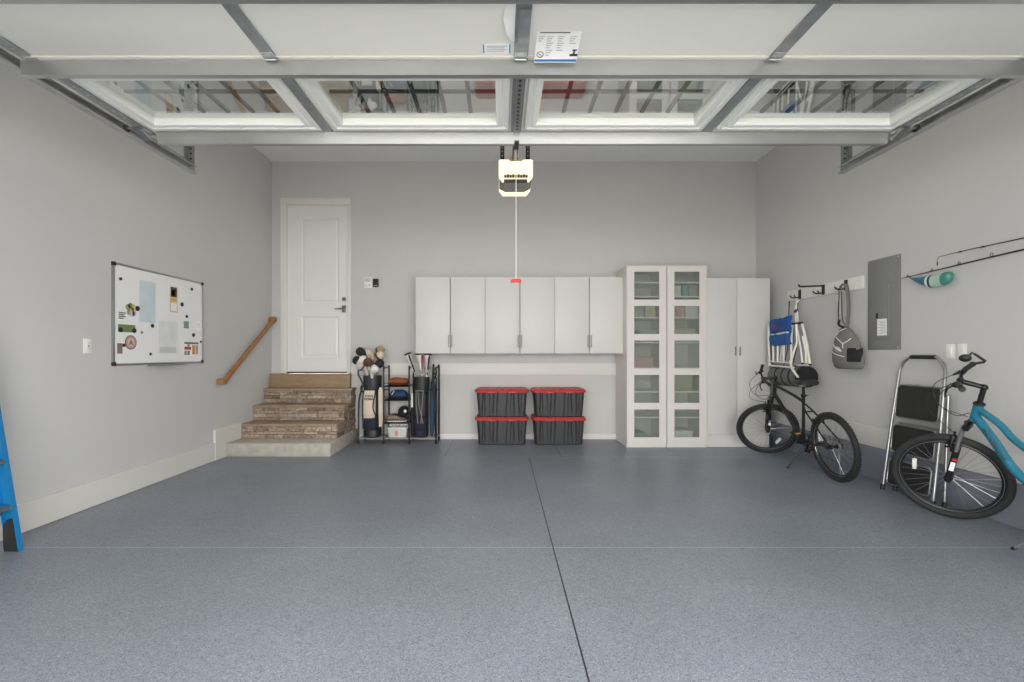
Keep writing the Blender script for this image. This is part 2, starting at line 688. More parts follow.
# core
mb = MB()
for (yf, zt), zb in zip(steps, (.16, .345, .548)):
    mb.box(SX0 + .01, SX1 - .03, yf + .045, YB - .03, zb - .002, zt - .03)
mb.build('step_core', CAP, st)
for i, (yf, zt) in enumerate(steps):
    zb = (.16, .345, .548)[i]
    yb = steps[i + 1][0] if i < 2 else YB - .03
    MB().box(SX0, SX1 + .012, yf, yb + .06 if i < 2 else yb, zt - .03, zt, bev=.007).build('tread', CAP, st)
    # stacked ledger stones across the riser and down the right side
    mb = MB()
    z = zb
    while z < zt - .032:
        h = min(random.choice((.036, .05, .06)), zt - .03 - z)
        if zt - .03 - z - h < .02:
            h = zt - .03 - z
        x = SX0 + .005
        while x < SX1 - .001:
            w = min(random.uniform(.1, .32), SX1 - x)
            if SX1 - x - w < .06:
                w = SX1 - x
            k = random.uniform(0, .016)
            mb.box(x + .0015, x + w - .0015, yf + .022 - k, yf + .05, z + .0015, z + h - .0015, bev=.004, seg=1)
            x += w
        y = yf + .05
        while y < YB - .035:
            w = min(random.uniform(.1, .26), YB - .03 - y)
            if YB - .03 - y - w < .05:
                w = YB - .03 - y
            k = random.uniform(0, .012)
            mb.box(SX1 - .032, SX1 - .008 + k, y + .0015, y + w - .0015, z + .0015, z + h - .0015, bev=.004, seg=1)
            y += w
        z += h
    if i < 2:
        mb.box(SX1 - .032, SX1 - .004, yb + .061, YB - .032, zt - .030, zt - .001, bev=.004, seg=1)
    mb.build('stone_riser', STONE, st, ang=30)
MB().box(-3.31, -2.165, YB - .10, YB - .03, .752, .952, bev=.004).build('top_board', TANW, st)

# handrail
hr = thing('handrail', 'slim brown wooden handrail slanting up the left wall beside the steps', 'handrail', (XL, 5.9, .9))
A, Bv = V(-3.262, 5.375, .925), V(-3.262, 6.53, 1.725)
dv = (Bv - A).normalized()
pr = [(a, b) for a, b in rrect(0, 0, .020, .030, .013, 4)]
nrm = V(0, -dv.z, dv.y)
mb = MB()
mb.loft([[p + V(1, 0, 0) * a + nrm * b for a, b in pr] for p in (A, A + (Bv - A) * .5, Bv)])
mb.build('rail', WOOD, hr)
for P in (A, Bv):
    mb = MB()
    e = P + dv * (-.02 if P is A else .02)
    mb.box(XL, -3.243, e.y - .045, e.y + .045, e.z - .033, e.z + .033, bev=.012)
    mb.build('wall_return', WOOD, hr)

# ------------------------------------------------------------------ overhead garage door (open, lying under the ceiling)
ZP = 2.686
gd = thing('garage_door', 'open white sectional garage door hanging flat overhead with four windows', 'garage door', (.13, 1.8, ZP))
DX0, DX1 = -2.31, 2.57
stiles = (-2.285, -1.115, .095, 1.328, 2.545)
panes = ((-2.14, -1.225), (-.975, -.03), (.225, 1.19), (1.45, 2.40))
PY0, PY1 = 2.37, 2.81
TH = .045
sec = {}
for nm, ya, yb in (('bottom', .69, 1.44), ('middle', 1.445, 2.197)):
    mb = MB()
    mb.box(DX0, DX1, ya, yb, ZP, ZP + TH, bev=.004)
    sec[nm] = mb.build('door_section', STEEL, gd)
mb = MB()
ya, yb = 2.203, 2.985
mb.box(DX0, DX1, ya, PY0 - .03, ZP, ZP + TH)
mb.box(DX0, DX1, PY1 + .03, yb, ZP, ZP + TH)
xs = [DX0] + [v for p in panes for v in (p[0] - .03, p[1] + .03)] + [DX1]
for a, b in zip(xs[::2], xs[1::2]):
    mb.box(a, b, PY0 - .03, PY1 + .03, ZP, ZP + TH)
sec['top'] = mb.build('door_section', STEEL, gd)
for a, b in panes:
    mb = MB()

    def rr(i, z):
        return [(a - i, PY0 - i, z), (b + i, PY0 - i, z), (b + i, PY1 + i, z), (a - i, PY1 + i, z)]
    mb.loft([rr(0, ZP + .012), rr(0, ZP - .012), rr(.010, ZP - .024), rr(.034, ZP - .024), rr(.038, ZP - .014), rr(.054, ZP - .014), rr(.060, ZP - .022), rr(.076, ZP - .022), rr(.082, ZP - .001)], caps=False)
    mb.loft([rr(.028, ZP + .0), rr(.028, ZP + TH + .012), rr(0, ZP + TH + .012), rr(0, ZP + .012)], caps=False)
    fr = mb.build('window_frame', VINYL, sec['top'], ang=20)
    MB().box(a - .001, b + .001, PY0 - .001, PY1 + .001, ZP + .006, ZP + .010, rot=Matrix.Rotation(.030, 4, 'X')).build('glass_pane', PANE, sec['top'])
    mb = MB()
    n = 6
    for k in range(1, n):
        x = a + (b - a) * k / n
        mb.box(x - .011, x + .011, PY0 - .01, PY1 + .01, ZP + .046, ZP + .06)
    ym = (PY0 + PY1) / 2
    mb.box(a - .01, b + .01, ym - .011, ym + .011, ZP + .047, ZP + .059)
    mb.build('window_grille', mat('grille_grey', (62, 62, 61), .5), sec['top'])
# vertical stiles on every section
for nm, ya, yb in (('bottom', .70, 1.435), ('middle', 1.45, 2.19), ('top', 2.21, 2.985)):
    for i, x in enumerate(stiles):
        hw = .034 if i == 2 else (.024 if i in (0, 4) else .031)
        mb = MB()
        mb.box(x - hw, x + hw, ya, yb, ZP - .010, ZP - .0002, bev=.002, seg=1)
        if i in (0, 4):
            for k in range(9):
                y = ya + .06 + k * (yb - ya - .12) / 8
                mb.cyl((x, y, ZP - .009), (x, y, ZP - .012), .007, n=8, mi=1)
        mb.build('stile', [GALVD, GALVL], sec[nm])
# struts


def strut(y, sc, tl=0.0):
    mb = MB()
    z0, z1 = ZP - .082, ZP - .0105
    poly = [(0, z1), (0, z0), (.030, z0), (.030, z0 + .010), (.027, z0 + .010), (.027, z0 + .004), (.004, z0 + .004), (.004, z1 - .003), (.024, z1 - .003), (.024, z1)]
    poly = [(a - (b - z0) * tl, b) for a, b in poly]
    XA, XB = (DX0 - .03, DX1 + .03) if not tl else (DX0 + .09, DX1 - .07)
    mb.prism(poly, (XA, y, 0), (0, 1, 0), (0, 0, 1), (XB - XA, 0, 0))
    return mb.build('strut', GALVL, sc, ang=20)


strut(1.735, sec['middle'])
strut(2.215, sec['top'])
strut(2.945, sec['top'], .16)
strut(.78, sec['bottom'])
# hinges at the joints
for y in (1.442, 2.20):
    for x in stiles[1:4]:
        mb = MB()
        mb.box(x - .03, x + .03, y - .045, y - .006, ZP - .014, ZP - .0105, bev=.0015, seg=1)
        mb.box(x - .022, x + .022, y + .0, y + .02, ZP - .014, ZP - .0105, bev=.0015, seg=1)
        mb.cyl((x - .028, y, ZP - .018), (x + .028, y, ZP - .018), .006, n=8)
        for q in (-.018, .018):
            mb.cyl((x + q, y - .03, ZP - .014), (x + q, y - .03, ZP - .018), .005, n=6)
        mb.build('hinge', GALV, gd)
# top corner roller brackets
for sx, x in ((-1, DX0 + .03), (1, DX1 - .03)):
    mb = MB()
    mb.box(x - .035, x + .035, 2.86, 2.93, ZP - .03, ZP - .0105, bev=.003)
    for q in (-.02, 0, .02):
        mb.cyl((x + q, 2.855, ZP - .028), (x + q, 2.935, ZP - .062), .010, n=8)
    mb.cyl((x, 2.90, ZP - .004), (x + sx * .12, 2.90, ZP - .004), .006, n=8)
    mb.build('roller_bracket', ALU, gd)
    mb = MB()
    mb.lathe((x + sx * .098, 2.90, ZP - .004), (sx, 0, 0), [(.006, 0), (.022, .002), (.022, .012), (.006, .014)], 16)
    mb.build('roller', BLACK, gd)
# perforated reinforcement and arm at the centre
mb = MB()
mb.box(.082, .118, 2.30, 2.92, ZP - .016, ZP - .0105)
mb.box(.082, .086, 2.30, 2.92, ZP - .04, ZP - .012).box(.114, .118, 2.30, 2.92, ZP - .04, ZP - .012)
for k in range(14):
    mb.cyl((.10, 2.33 + k * .043, ZP - .0158), (.10, 2.33 + k * .043, ZP - .0175), .007, n=8, mi=1)
mb.build('centre_bracket', [GALV, BLACK], gd)
mb = MB()
mb.box(.085, .115, 2.88, 2.99, ZP - .10, ZP - .09)
mb.tube([(.10, 2.95, ZP - .088), (.10, 3.02, ZP + .03), (.10, 3.30, ZP + .26)], .010, 6)
mb.build('door_arm', HANG, gd)
mb = MB()
mb.box(.075, .125, 1.88, 2.07, ZP - .03, ZP - .0105, bev=.004)
mb.build('arm_plate', GALVD, gd)
# stickers on the middle section
mb = MB()
mb.box(-.085, .045, 2.115, 2.176, ZP - .0012, ZP - .0001, mi=0)
mb.box(-.085, -.078, 2.115, 2.176, ZP - .0016, ZP - .0011, mi=1).box(.038, .045, 2.115, 2.176, ZP - .0016, ZP - .0011, mi=1)
for k in range(4):
    mb.box(-.068, .028 - .012 * (k % 2), 2.125 + k * .012, 2.129 + k * .012, ZP - .0016, ZP - .0011, mi=2)
o = mb.build('sticker', [PAPER, mat('cyan_ink', (70, 160, 185), .6), mat('grey_ink', (140, 150, 160), .7)], gd)
o['label'] = 'small white sticker with cyan ends'
mb = MB()
rings = []
prof = [(2.03, ZP - .003), (2.07, ZP - .005), (2.11, ZP - .012), (2.155, ZP - .020), (2.195, ZP - .034)]
for y, z in prof:
    rings.append([(.160, y, z), (.362, y, z), (.362, y, z - .001), (.160, y, z - .001)])
mb.loft(rings)


def on_label(x0, x1, t0, t1, mi):
    def at(t):
        k = t * (len(prof) - 1)
        i = min(int(k), len(prof) - 2)
        f = k - i
        return (prof[i][0] * (1 - f) + prof[i + 1][0] * f, prof[i][1] * (1 - f) + prof[i + 1][1] * f)
    ts = [t0] + [j / 4 for j in range(1, 4) if t0 < j / 4 < t1] + [t1]
    mb.loft([[(x0, at(t)[0], at(t)[1] - .0012), (x1, at(t)[0], at(t)[1] - .0012), (x1, at(t)[0], at(t)[1] - .0018), (x0, at(t)[0], at(t)[1] - .0018)] for t in ts], mi=mi)


on_label(.161, .361, .90, .97, 1)
on_label(.175, .31, -.0, .035, 2)
for cx, n in ((.185, 3), (.225, 9), (.275, 7), (.33, 4)):
    for k in range(n):
        on_label(cx - .016, cx + .014 - .006 * (k % 3), .16 + k * .075, .185 + k * .075, 3)
on_label(.325, .362, .74, .80, 2)
on_label(.335, .355, .60, .64, 2)
on_label(.34, .348, .64, .74, 2)
mb.torus((.185, 2.155, ZP - .0225), (0, -.3, -1), .015, .0016, 20, 5, mi=2)
mb.box(.174, .196, 2.1535, 2.1565, ZP - .0235, ZP - .0225, mi=2, rot=Matrix.Rotation(.7, 4, 'Z'))
o = mb.build('warning_label', [PAPER, mat('label_blue', (50, 110, 180), .6), BLACK, mat('grey_ink2', (170, 172, 176), .7)], gd)
o['label'] = 'curling white warning label with blue stripe'
mb = MB()
mb.loft([[(.02, 1.87, ZP - .003), (.065, 1.87, ZP - .003), (.065, 1.87, ZP - .004), (.02, 1.87, ZP - .004)],
         [(.01, 1.93, ZP - .02), (.06, 1.93, ZP - .008), (.06, 1.93, ZP - .009), (.01, 1.93, ZP - .021)],
         [(.025, 2.00, ZP - .035), (.06, 2.00, ZP - .01), (.06, 2.00, ZP - .011), (.025, 2.00, ZP - .036)],
         [(.05, 2.08, ZP - .012), (.062, 2.08, ZP - .012), (.062, 2.08, ZP - .013), (.05, 2.08, ZP - .013)]])
o = mb.build('torn_label', PAPER, gd)
o['label'] = 'torn flap of white paper'

# ---- tracks with hangers
for side, sx, X, lab in (('left', -1, -2.425, 'galvanised garage door track running along the left side of the open door'), ('right', 1, 2.685, 'galvanised garage door track running along the right side of the open door')):
    t = thing('door_track', lab, 'track', (X, 2, 0))
    path = [(3.57, 2.684), (.52, 2.684)] + [(.52 - .40 * math.sin(a), 2.684 - .40 + .40 * math.cos(a)) for a in [math.pi / 2 * k / 8 for k in range(1, 9)]] + [(.12, .03)]
    prof = [(0, -.030), (-.04, -.030), (-.04, -.020), (-.036, -.020), (-.036, -.026), (-.004, -.026), (-.004, .026), (-.036, .026), (-.036, .020), (-.04, .020), (-.04, .030), (0, .030)]
    rings = []
    for i, p in enumerate(path):
        a = Vector(path[max(0, i - 1)])
        b = Vector(path[min(len(path) - 1, i + 1)])
        dd = (b - a).normalized()
        nn = Vector((-dd.y, dd.x)) * (-1)
        rings.append([(X + sx * u, p[0] + nn.x * v, p[1] + nn.y * v) for u, v in prof])
    MB().loft(rings).build('channel', GALV, t, ang=25)
    mb = MB()
    mb.box(X + sx * .0, X + sx * .004, .6, 3.60, 2.664, 2.745)
    mb.box(X + sx * .0, X + sx * .032, .6, 3.60, 2.745, 2.749)
    mb.build('stiffener_angle', GALVD, t)
    mb = MB()
    mb.box(X - sx * .045, X + sx * .009, 3.532, 3.536, 2.70, ZC)
    mb.box(X + sx * .005, X + sx * .009, 3.49, 3.535, 2.665, ZC)
    for k in range(33):
        z = 2.72 + k * .039
        mb.cyl((X - sx * .018, 3.533, z), (X - sx * .018, 3.5305, z), .008, n=8, mi=1)
    mb.build('hanger', [GALVD, BLACK], t)
    mb = MB()
    mb.box(X + sx * .005, X + sx * .009, .9, .935, 2.665, ZC)
    mb.box(X + sx * .005, X + sx * .04, .932, .936, 2.665, ZC)
    mb.build('hanger', GALVD, t)
    mb = MB()
    mb.box(X + sx * .003, X + sx * abs((XL if sx < 0 else XR) - X), .02, .06, 1.0, 1.04)
    mb.build('wall_bracket', GALVD, t)

# ---- opener
op = thing('garage_door_opener', 'ceiling hung garage door opener with glowing cream light lenses', 'garage door opener', (.13, 4.4, 2.85))
BULB = mat('lens_glow', (255, 226, 170), .5, var=.05, scale=5, emit=((255, 238, 196), 1.3))
cx = .137
# housing
mb = MB()
pr = [(-.155, 2.90), (-.10, 2.868), (.10, 2.868), (.155, 2.90), (.155, 3.04), (-.155, 3.04)]
mb.prism(pr, (cx, 4.30, 0), (1, 0, 0), (0, 0, 1), (0, .28, 0))
mb.build('housing', mat('opener_grey', (150, 148, 144), .5), op)
for ya, yb in ((4.20, 4.299), (4.581, 4.68)):
    mb = MB()
    f0 = ya < 4.3
    def lens(s):
        return [(cx - .158 * s, 2.905), (cx - .125 * s, 2.862), (cx + .125 * s, 2.862), (cx + .158 * s, 2.905), (cx + .158 * s, 3.035), (cx + .07 * s, 3.035), (cx + .06 * s, 3.02), (cx - .06 * s, 3.02), (cx - .07 * s, 3.035), (cx - .158 * s, 3.035)]
    a, b = (ya, yb) if f0 else (yb, ya)
    mb.loft([[(x, a, z) for x, z in lens(.96)], [(x, a + (.02 if f0 else -.02), z) for x, z in lens(1)], [(x, b, z) for x, z in lens(1)]])
    o = mb.build('light_lens', BULB, op, ang=30)
mb = MB()
mb.box(cx - .11, cx + .11, 4.215, 4.30, 2.857, 2.861)
for k in range(9):
    mb.box(cx - .108 + k * .0245, cx - .086 + k * .0245, 4.192, 4.21, 2.866, 2.892 + .006 * (k % 2))
mb.build('vent_grille', mat('brown_vent', (96, 72, 40), .5), op)
mb = MB()
mb.box(cx - .028, cx + .0, .2, 4.30, 3.045, 3.075)
mb.box(cx - .018, cx - .010, .2, 4.30, 3.02, 3.045)
mb.build('rail', GALVD, op)
mb = MB()
for q in (-.03, .006):
    mb.tube([(cx + q, .3, 3.035), (cx + q, 4.25, 3.035)], .006, 6)
mb.build('chain', HANG, op)
mb = MB()
mb.lathe((cx - .014, 4.22, 3.04), (0, 0, 1), [(.035, 0), (.04, .006), (.04, .014), (.02, .016), (.02, .03)], 16)
mb.build('sprocket', mat('brass_sprocket', (170, 110, 50), .4, .6), op)
for q, tl in ((-.125, 0), (.12, .03)):
    mb = MB()
    mb.box(cx + q - .020, cx + q + .020, 4.36, 4.363, 3.04, ZC)
    mb.box(cx + q + .014, cx + q + .017, 4.36, 4.392, 3.04, ZC)
    for k in range(24):
        z = 3.06 + k * .04
        mb.cyl((cx + q, 4.361, z), (cx + q, 4.3585, z), .007, n=8, mi=1)
    mb.build('hanger_strap', [HANG, GALVL], op)
# trolley and release cord
mb = MB()
mb.box(cx - .05, cx + .02, 3.24, 3.38, 2.985, 3.018, bev=.006)
mb.build('trolley', BLACK, op)
rc = thing('release_cord', 'thin white pull cord with a red handle hanging below the opener', 'cord', (.109, 3.3, 1.77))
MB().cyl((.109, 3.30, 2.986), (.109, 3.30, 1.775), .0032, n=8).build('cord', mat('white_cord', (225, 222, 216), .7), rc)
mb = MB()
mb.tube([(.072, 3.30, 1.768), (.085, 3.30, 1.774), (.109, 3.30, 1.776), (.133, 3.30, 1.774), (.146, 3.30, 1.768)], [.010, .013, .0145, .013, .010], 10)
mb.build('handle', mat('red_handle', (226, 60, 52), .5), rc)

# added fill: unseen strip lamps above the open door, brightening the back wall
FILL_GLOW = mat('fill_lamp_glow', (250, 248, 242), .5, var=0.0, emit=((255, 246, 232), 26.0))
for x, lab in ((-1.25, 'added slim white fill lamp, unseen above the open garage door, stairs side'), (1.55, 'added slim white fill lamp, unseen above the open garage door, bicycle side')):
    t = thing('added_fill_lamp', lab, 'added fill lamp', (x, 4.3, ZC), 'added fill lamps above the door')
    MB().box(x - .62, x + .62, 4.23, 4.37, ZC - .035, ZC, bev=.006).build('housing', WHITEP, t)
    MB().box(x - .60, x + .60, 4.25, 4.35, ZC - .05, ZC - .034, bev=.006).build('diffuser', FILL_GLOW, t)

# ------------------------------------------------------------------ wall cabinets (three units of two doors)
CZ0, CZ1, CY0 = 1.243, 2.288, 6.21
CW = .950
c0 = -1.167


def wall_cabinet(x0, label):
    t = thing('wall_cabinet', label, 'cabinet', (x0 + CW / 2, 6.4, CZ0), 'white wall cabinets')
    mb = MB()
    k = .018
    mb.box(x0 + .001, x0 + k, CY0 + .02, YB, CZ0, CZ1).box(x0 + CW - k, x0 + CW - .001, CY0 + .02, YB, CZ0, CZ1)
    mb.box(x0 + k, x0 + CW - k, CY0 + .02, YB, CZ0, CZ0 + k).box(x0 + k, x0 + CW - k, CY0 + .02, YB, CZ1 - k, CZ1)
    mb.box(x0 + k, x0 + CW - k, YB - .008, YB, CZ0 + k, CZ1 - k)
    mb.build('body', CAB, t)
    for s in (0, 1):
        a = x0 + .002 + s * CW / 2
        b = x0 + CW / 2 - .002 + s * CW / 2
        dr = MB().box(a + (.002 if s else 0), b - (0 if s else .002), CY0, CY0 + .018, CZ0 + .002, CZ1 - .002, bev=.0025).build('door', CAB, t)
        hx = x0 + CW / 2 + (.022 if s else -.022)
        mb = MB()
        for z in (1.345, 1.475):
            mb.cyl((hx, CY0 + .001, z), (hx, CY0 - .026, z), .005, n=8)
        mb.box(hx - .007, hx + .007, CY0 - .032, CY0 - .024, 1.325, 1.495, bev=.003)
        mb.build('handle', mat('satin_handle', (150, 148, 144), .5, .4), dr)
    return t


w0 = wall_cabinet(c0, 'white two door wall cabinet, leftmost of three, above the golf rack')
copy_tree(w0, w0.location + V(CW, 0, 0), 'white two door wall cabinet in the middle of three, behind the red pull handle')
copy_tree(w0, w0.location + V(2 * CW, 0, 0), 'white two door wall cabinet, rightmost of three, touching the glass door cabinet')

# ------------------------------------------------------------------ tall cabinets with frosted doors
FY = 6.0


def tall_cabinet(x0, x1, label, hinge_left):
    t = thing('display_cabinet', label, 'cabinet', ((x0 + x1) / 2, 6.3, 0), 'tall white frosted glass cabinets')
    k = .018
    mb = MB()
    mb.box(x0, x0 + k, FY + .022, YB - .03, 0, 2.404).box(x1 - k, x1, FY + .022, YB - .03, 0, 2.404)
    mb.box(x0 + k, x1 - k, FY + .022, YB - .03, 2.404 - k, 2.404).box(x0 + k, x1 - k, FY + .022, YB - .03, .05, .05 + k)
    mb.box(x0 + k, x1 - k, FY + .03, FY + .045, 0, .05)
    mb.box(x0 + k, x1 - k, YB - .038, YB - .03, .068, 2.386)
    mb.build('body', CABW, t)
    for z in (.40, .74, 1.06, 1.40, 1.73, 2.01, 2.20):
        MB().box(x0 + k, x1 - k, FY + .06, YB - .04, z - .018, z).build('shelf', CABIN, t)
    mb = MB()
    sw = .095
    za, zb = .052, 2.402
    rows = [(.137 + i * .4545, .137 + i * .4545 + .369) for i in range(5)]
    mb.box(x0 + .002, x0 + sw, FY, FY + .02, za, zb).box(x1 - sw, x1 - .002, FY, FY + .02, za, zb)
    edges = [za] + [v for r in rows for v in r] + [zb]
    for a, b in zip(edges[::2], edges[1::2]):
        mb.box(x0 + sw, x1 - sw, FY, FY + .02, a, b)
    dr = mb.build('door', CABW, t)
    for a, b in rows:
        MB().box(x0 + sw - .006, x1 - sw + .006, FY + .009, FY + .013, a - .006, b + .006).build('glass_pane', FROST, dr)
    return t


tall_cabinet(1.662, 2.183, 'tall white cabinet with five frosted panes, left of the pair beside the wall cabinets', True)
tall_cabinet(2.192, 2.713, 'tall white cabinet with five frosted panes, right of the pair beside the plain wardrobe', False)
# things behind the frosted glass
beige = mat('beige_card', (196, 182, 160), .8)
orange = mat('orange_card', (206, 150, 96), .8)
teal2 = mat('teal_card', (110, 150, 150), .8)
greyc = mat('grey_card', (160, 160, 165), .8)
pinkc = mat('pink_card', (190, 150, 145), .8)
whitec = mat('white_card', (225, 225, 222), .8)
olive = mat('olive_card', (160, 165, 135), .8)


def carton(x0, x1, z0, h, m, label, y0=6.12, y1=6.42):
    mb = MB()
    mb.box(x0, x1, y0, y1, z0 + .0005, z0 + h, bev=.006)
    mb.box(x0 - .004, x1 + .004, y0 - .004, y1 + .004, z0 + h - .03, z0 + h + .004, bev=.004)
    return tag(mb.build('storage_box', m), label, 'box', 'boxes behind the frosted glass')


carton(2.30, 2.42, 2.01, .14, whitec, 'white box on the upper shelf of the right frosted cabinet, left of a teal box')
carton(2.44, 2.51, 2.01, .15, teal2, 'narrow teal box near the top of the right frosted cabinet')
carton(2.53, 2.64, 2.01, .145, greyc, 'pale grey box near the top of the right frosted cabinet')
carton(2.30, 2.46, 1.73, .13, pinkc, 'dull pink box low behind the second pane of the right frosted cabinet', y0=6.1)
carton(2.48, 2.66, 1.73, .20, whitec, 'big white box behind the second pane of the right frosted cabinet')
carton(1.78, 1.92, 1.73, .2, greyc, 'grey box behind the second pane of the left frosted cabinet')
carton(1.94, 2.08, 1.73, .22, beige, 'beige box behind the second pane of the left frosted cabinet')
carton(1.86, 2.10, 1.40, .16, greyc, 'wide grey box on the middle shelf of the left frosted cabinet')
carton(1.78, 2.05, 1.06, .13, pinkc, 'dull pink box below the middle of the left frosted cabinet')
carton(2.31, 2.62, 1.40, .17, beige, 'wide beige box on the middle shelf of the right frosted cabinet')
carton(2.33, 2.58, .74, .24, olive, 'olive green box behind the fourth pane of the right frosted cabinet')
carton(2.32, 2.58, .068, .13, whitec, 'low white box at the bottom of the right frosted cabinet')
carton(1.77, 1.80, .74, .2, whitec, 'upright white folder behind the fourth pane of the left frosted cabinet')
carton(1.78, 1.95, .068, .1, teal2, 'low teal box at the bottom of the left frosted cabinet')

# wardrobe
t = thing('wardrobe', 'plain white two door wardrobe in the back right corner behind the black bicycle', 'wardrobe', (3.15, 6.3, 0))
wx0, wx1, wy = 2.718, 3.578, 6.05
mb = MB()
mb.box(wx0, wx1, wy + .02, YB - .005, .165, 2.247)
mb.box(wx0 + .005, wx1 - .005, wy + .012, YB - .01, 0, .165)
mb.build('body', CAB, t)
for s in (0, 1):
    a, b = (wx0 + .001, 3.136) if s == 0 else (3.141, wx1 - .001)
    dr = MB().box(a, b, wy, wy + .018, .17, 2.246, bev=.0025).build('door', CAB, t)
    hx = 3.139 + (.03 if s else -.03)
    mb = MB()
    for z in (1.235, 1.315):
        mb.cyl((hx, wy + .001, z), (hx, wy - .024, z), .005, n=8)
    mb.box(hx - .008, hx + .008, wy - .03, wy - .022, 1.215, 1.335, bev=.003)
    mb.build('handle', MATS['satin_handle'], dr)

# ------------------------------------------------------------------ storage totes
TZ = .378


def tote(x, z, label):
    t = thing('storage_tote', label, 'storage tote', (x, 6.385, z), 'charcoal totes with red lids')
    H = .352
    n = 36
    rings = []
    grooves = [(-.27, -.255), (-.225, -.235), (-.155, -.17), (-.125, -.11), (-.075, -.055), (.055, .075), (.11, .125), (.17, .155), (.235, .225), (.255, .27)]
    for k in range(9):
        v = k / 8
        hx = .318 + .027 * v
        hy = .190 + .016 * v
        ring = []
        cnt = 0
        N1, N2 = 170, 40
        pts = []
        for i in range(N1):
            pts.append((-hx + 2 * hx * i / N1, -hy, 'f'))
        for i in range(N2):
            pts.append((hx, -hy + 2 * hy * i / N2, 's'))
        for i in range(N1):
            pts.append((hx - 2 * hx * i / N1, hy, 'b'))
        for i in range(N2):
            pts.append((-hx, hy - 2 * hy * i / N2, 's'))
        for (px, py, sd) in pts:
            # round the corners
            r = .04
            ax, ay = abs(px) - (hx - r), abs(py) - (hy - r)
            if ax > 0 and ay > 0:
                l = math.hypot(ax, ay)
                q = r / l
                px = math.copysign(hx - r + ax * q, px)
                py = math.copysign(hy - r + ay * q, py)
            dd = 0
            if sd in 'fb' and .02 < v < .95:
                for gb, gt in grooves:
                    g = gb + (gt - gb) * v
                    if abs(px - g) < .0058:
                        dd = .014
                py += dd if py < 0 else -dd
            elif sd == 's' and .02 < v < .95:
                for g in (-.12, -.06, 0, .06, .12):
                    if abs(py - g) < .007:
                        dd = .006
                px += dd if px < 0 else -dd
            ring.append((x + px, 6.385 + py, z + .0005 + v * H))
        rings.append(ring)
    rings = [[(x + (p[0] - x) * .975, 6.385 + (p[1] - 6.385) * .965, z + .0005) for p in rings[0]]] + [[(p[0], p[1], p[2] + (.008 if i == 0 else 0)) for p in r] for i, r in enumerate(rings)]
    mb = MB()
    mb.loft(rings)
    mb.build('tub', TUB, t, ang=28)
    mb = MB()
    a = z + H - .022

    def rg(g, zz, wav=0):
        out = []
        for px, py in rrect(x, 6.385, .356 + g, .218 + g, .035, 6):
            out.append((px, py, zz))
        return out
    mb.loft([rg(-.012, a + .006), rg(.008, a + .004), rg(.010, a + .02), rg(.004, a + .030), rg(-.006, a + .042), rg(-.022, a + .046), rg(-.034, a + .038)], caps=True)
    for k in range(-3, 4):
        mb.box(x + k * .095 - .036, x + k * .095 + .036, 6.385 - .21, 6.385 + .21, a + .036, a + .049, bev=.004, seg=1)
    for q in (-.135, .135):
        mb.box(x + q - .05, x + q + .05, 6.385 - .234, 6.385 - .214, a - .004, a + .022, bev=.004, seg=1)
    mb.box(x - .375, x - .35, 6.34, 6.43, a - .01, a + .03, bev=.006, seg=1)
    mb.box(x + .35, x + .375, 6.34, 6.43, a - .01, a + .03, bev=.006, seg=1)
    mb.build('lid', RED, t, ang=30)
    return t


t0 = tote(.012, 0, 'charcoal tote with red lid on the floor, bottom of the left stack')
copy_tree(t0, t0.location + V(0, 0, TZ + .002), 'charcoal tote with red lid on top of the left stack, nearer the golf rack')
copy_tree(t0, t0.location + V(.782, 0, 0), 'charcoal tote with red lid on the floor, bottom of the stack nearer the frosted cabinets')
copy_tree(t0, t0.location + V(.782, 0, TZ + .002), 'charcoal tote with red lid on top of the stack nearer the frosted cabinets')

# ------------------------------------------------------------------ wall controls
t = thing('door_keypad', 'black wireless keypad on the back wall right of the entry door', 'keypad', (-1.815, YB - .01, 2.25))
MB().box(-1.856, -1.776, YB - .022, YB, 2.205, 2.325, bev=.006).build('casing', BLACK, t)
MB().box(-1.842, -1.79, YB - .0255, YB - .0215, 2.222, 2.232, bev=.001).build('button_bar', GALVD, t)
t = thing('opener_wall_switch', 'white garage door wall console beside the black keypad', 'switch', (-1.93, YB - .01, 2.2))
mb = MB()
mb.box(-1.984, -1.868, YB - .018, YB, 2.19, 2.352, bev=.006)
mb.build('plate', WHITEP, t)
mb = MB()
mb.box(-1.972, -1.885, YB - .024, YB - .0175, 2.285, 2.335, bev=.004)
mb.build('push_bar', mat('pale_grey_plastic', (205, 205, 202), .4), t)
mb = MB()
mb.cyl((-1.905, YB - .017, 2.235), (-1.905, YB - .023, 2.235), .017, n=16)
mb.build('button', MATS['pale_grey_plastic'], t)
MB().cyl((-1.955, YB - .017, 2.225), (-1.955, YB - .022, 2.225), .012, n=16).build('button', MATS['pale_grey_plastic'], t)


def wall_plate(X, sx, y, z, label, group=None, nm='wall_plate', black=True):
    t = thing(nm, label, 'switch', (X, y, z), group)
    a, b = sorted((X, X - sx * .006))
    MB().box(a, b, y - .036, y + .036, z - .059, z + .059, bev=.002).build('plate', WHITEP, t)
    a, b = sorted((X - sx * .0055, X - sx * .010))
    MB().box(a, b, y - .017, y + .017, z - .034, z + .034, bev=.002).build('rocker', WHITEP if not black else mat('switch_ivory', (228, 226, 220), .35), t)
    if black:
        a, b = sorted((X - sx * .0095, X - sx * .0105))
        MB().box(a, b, y + .0, y + .008, z - .006, z + .006).build('indicator', BLACK, t)
    return t


wall_plate(XL, -1, 3.66, 1.306, 'small white wall plate on the left wall beside the whiteboard')
wall_plate(XR, 1, 3.745, 1.265, 'white wall plate on the right wall, nearer the step stool handle', black=False)
wall_plate(XR, 1, 3.648, 1.265, 'white wall plate on the right wall, nearer the blue bicycle handlebar', black=False)

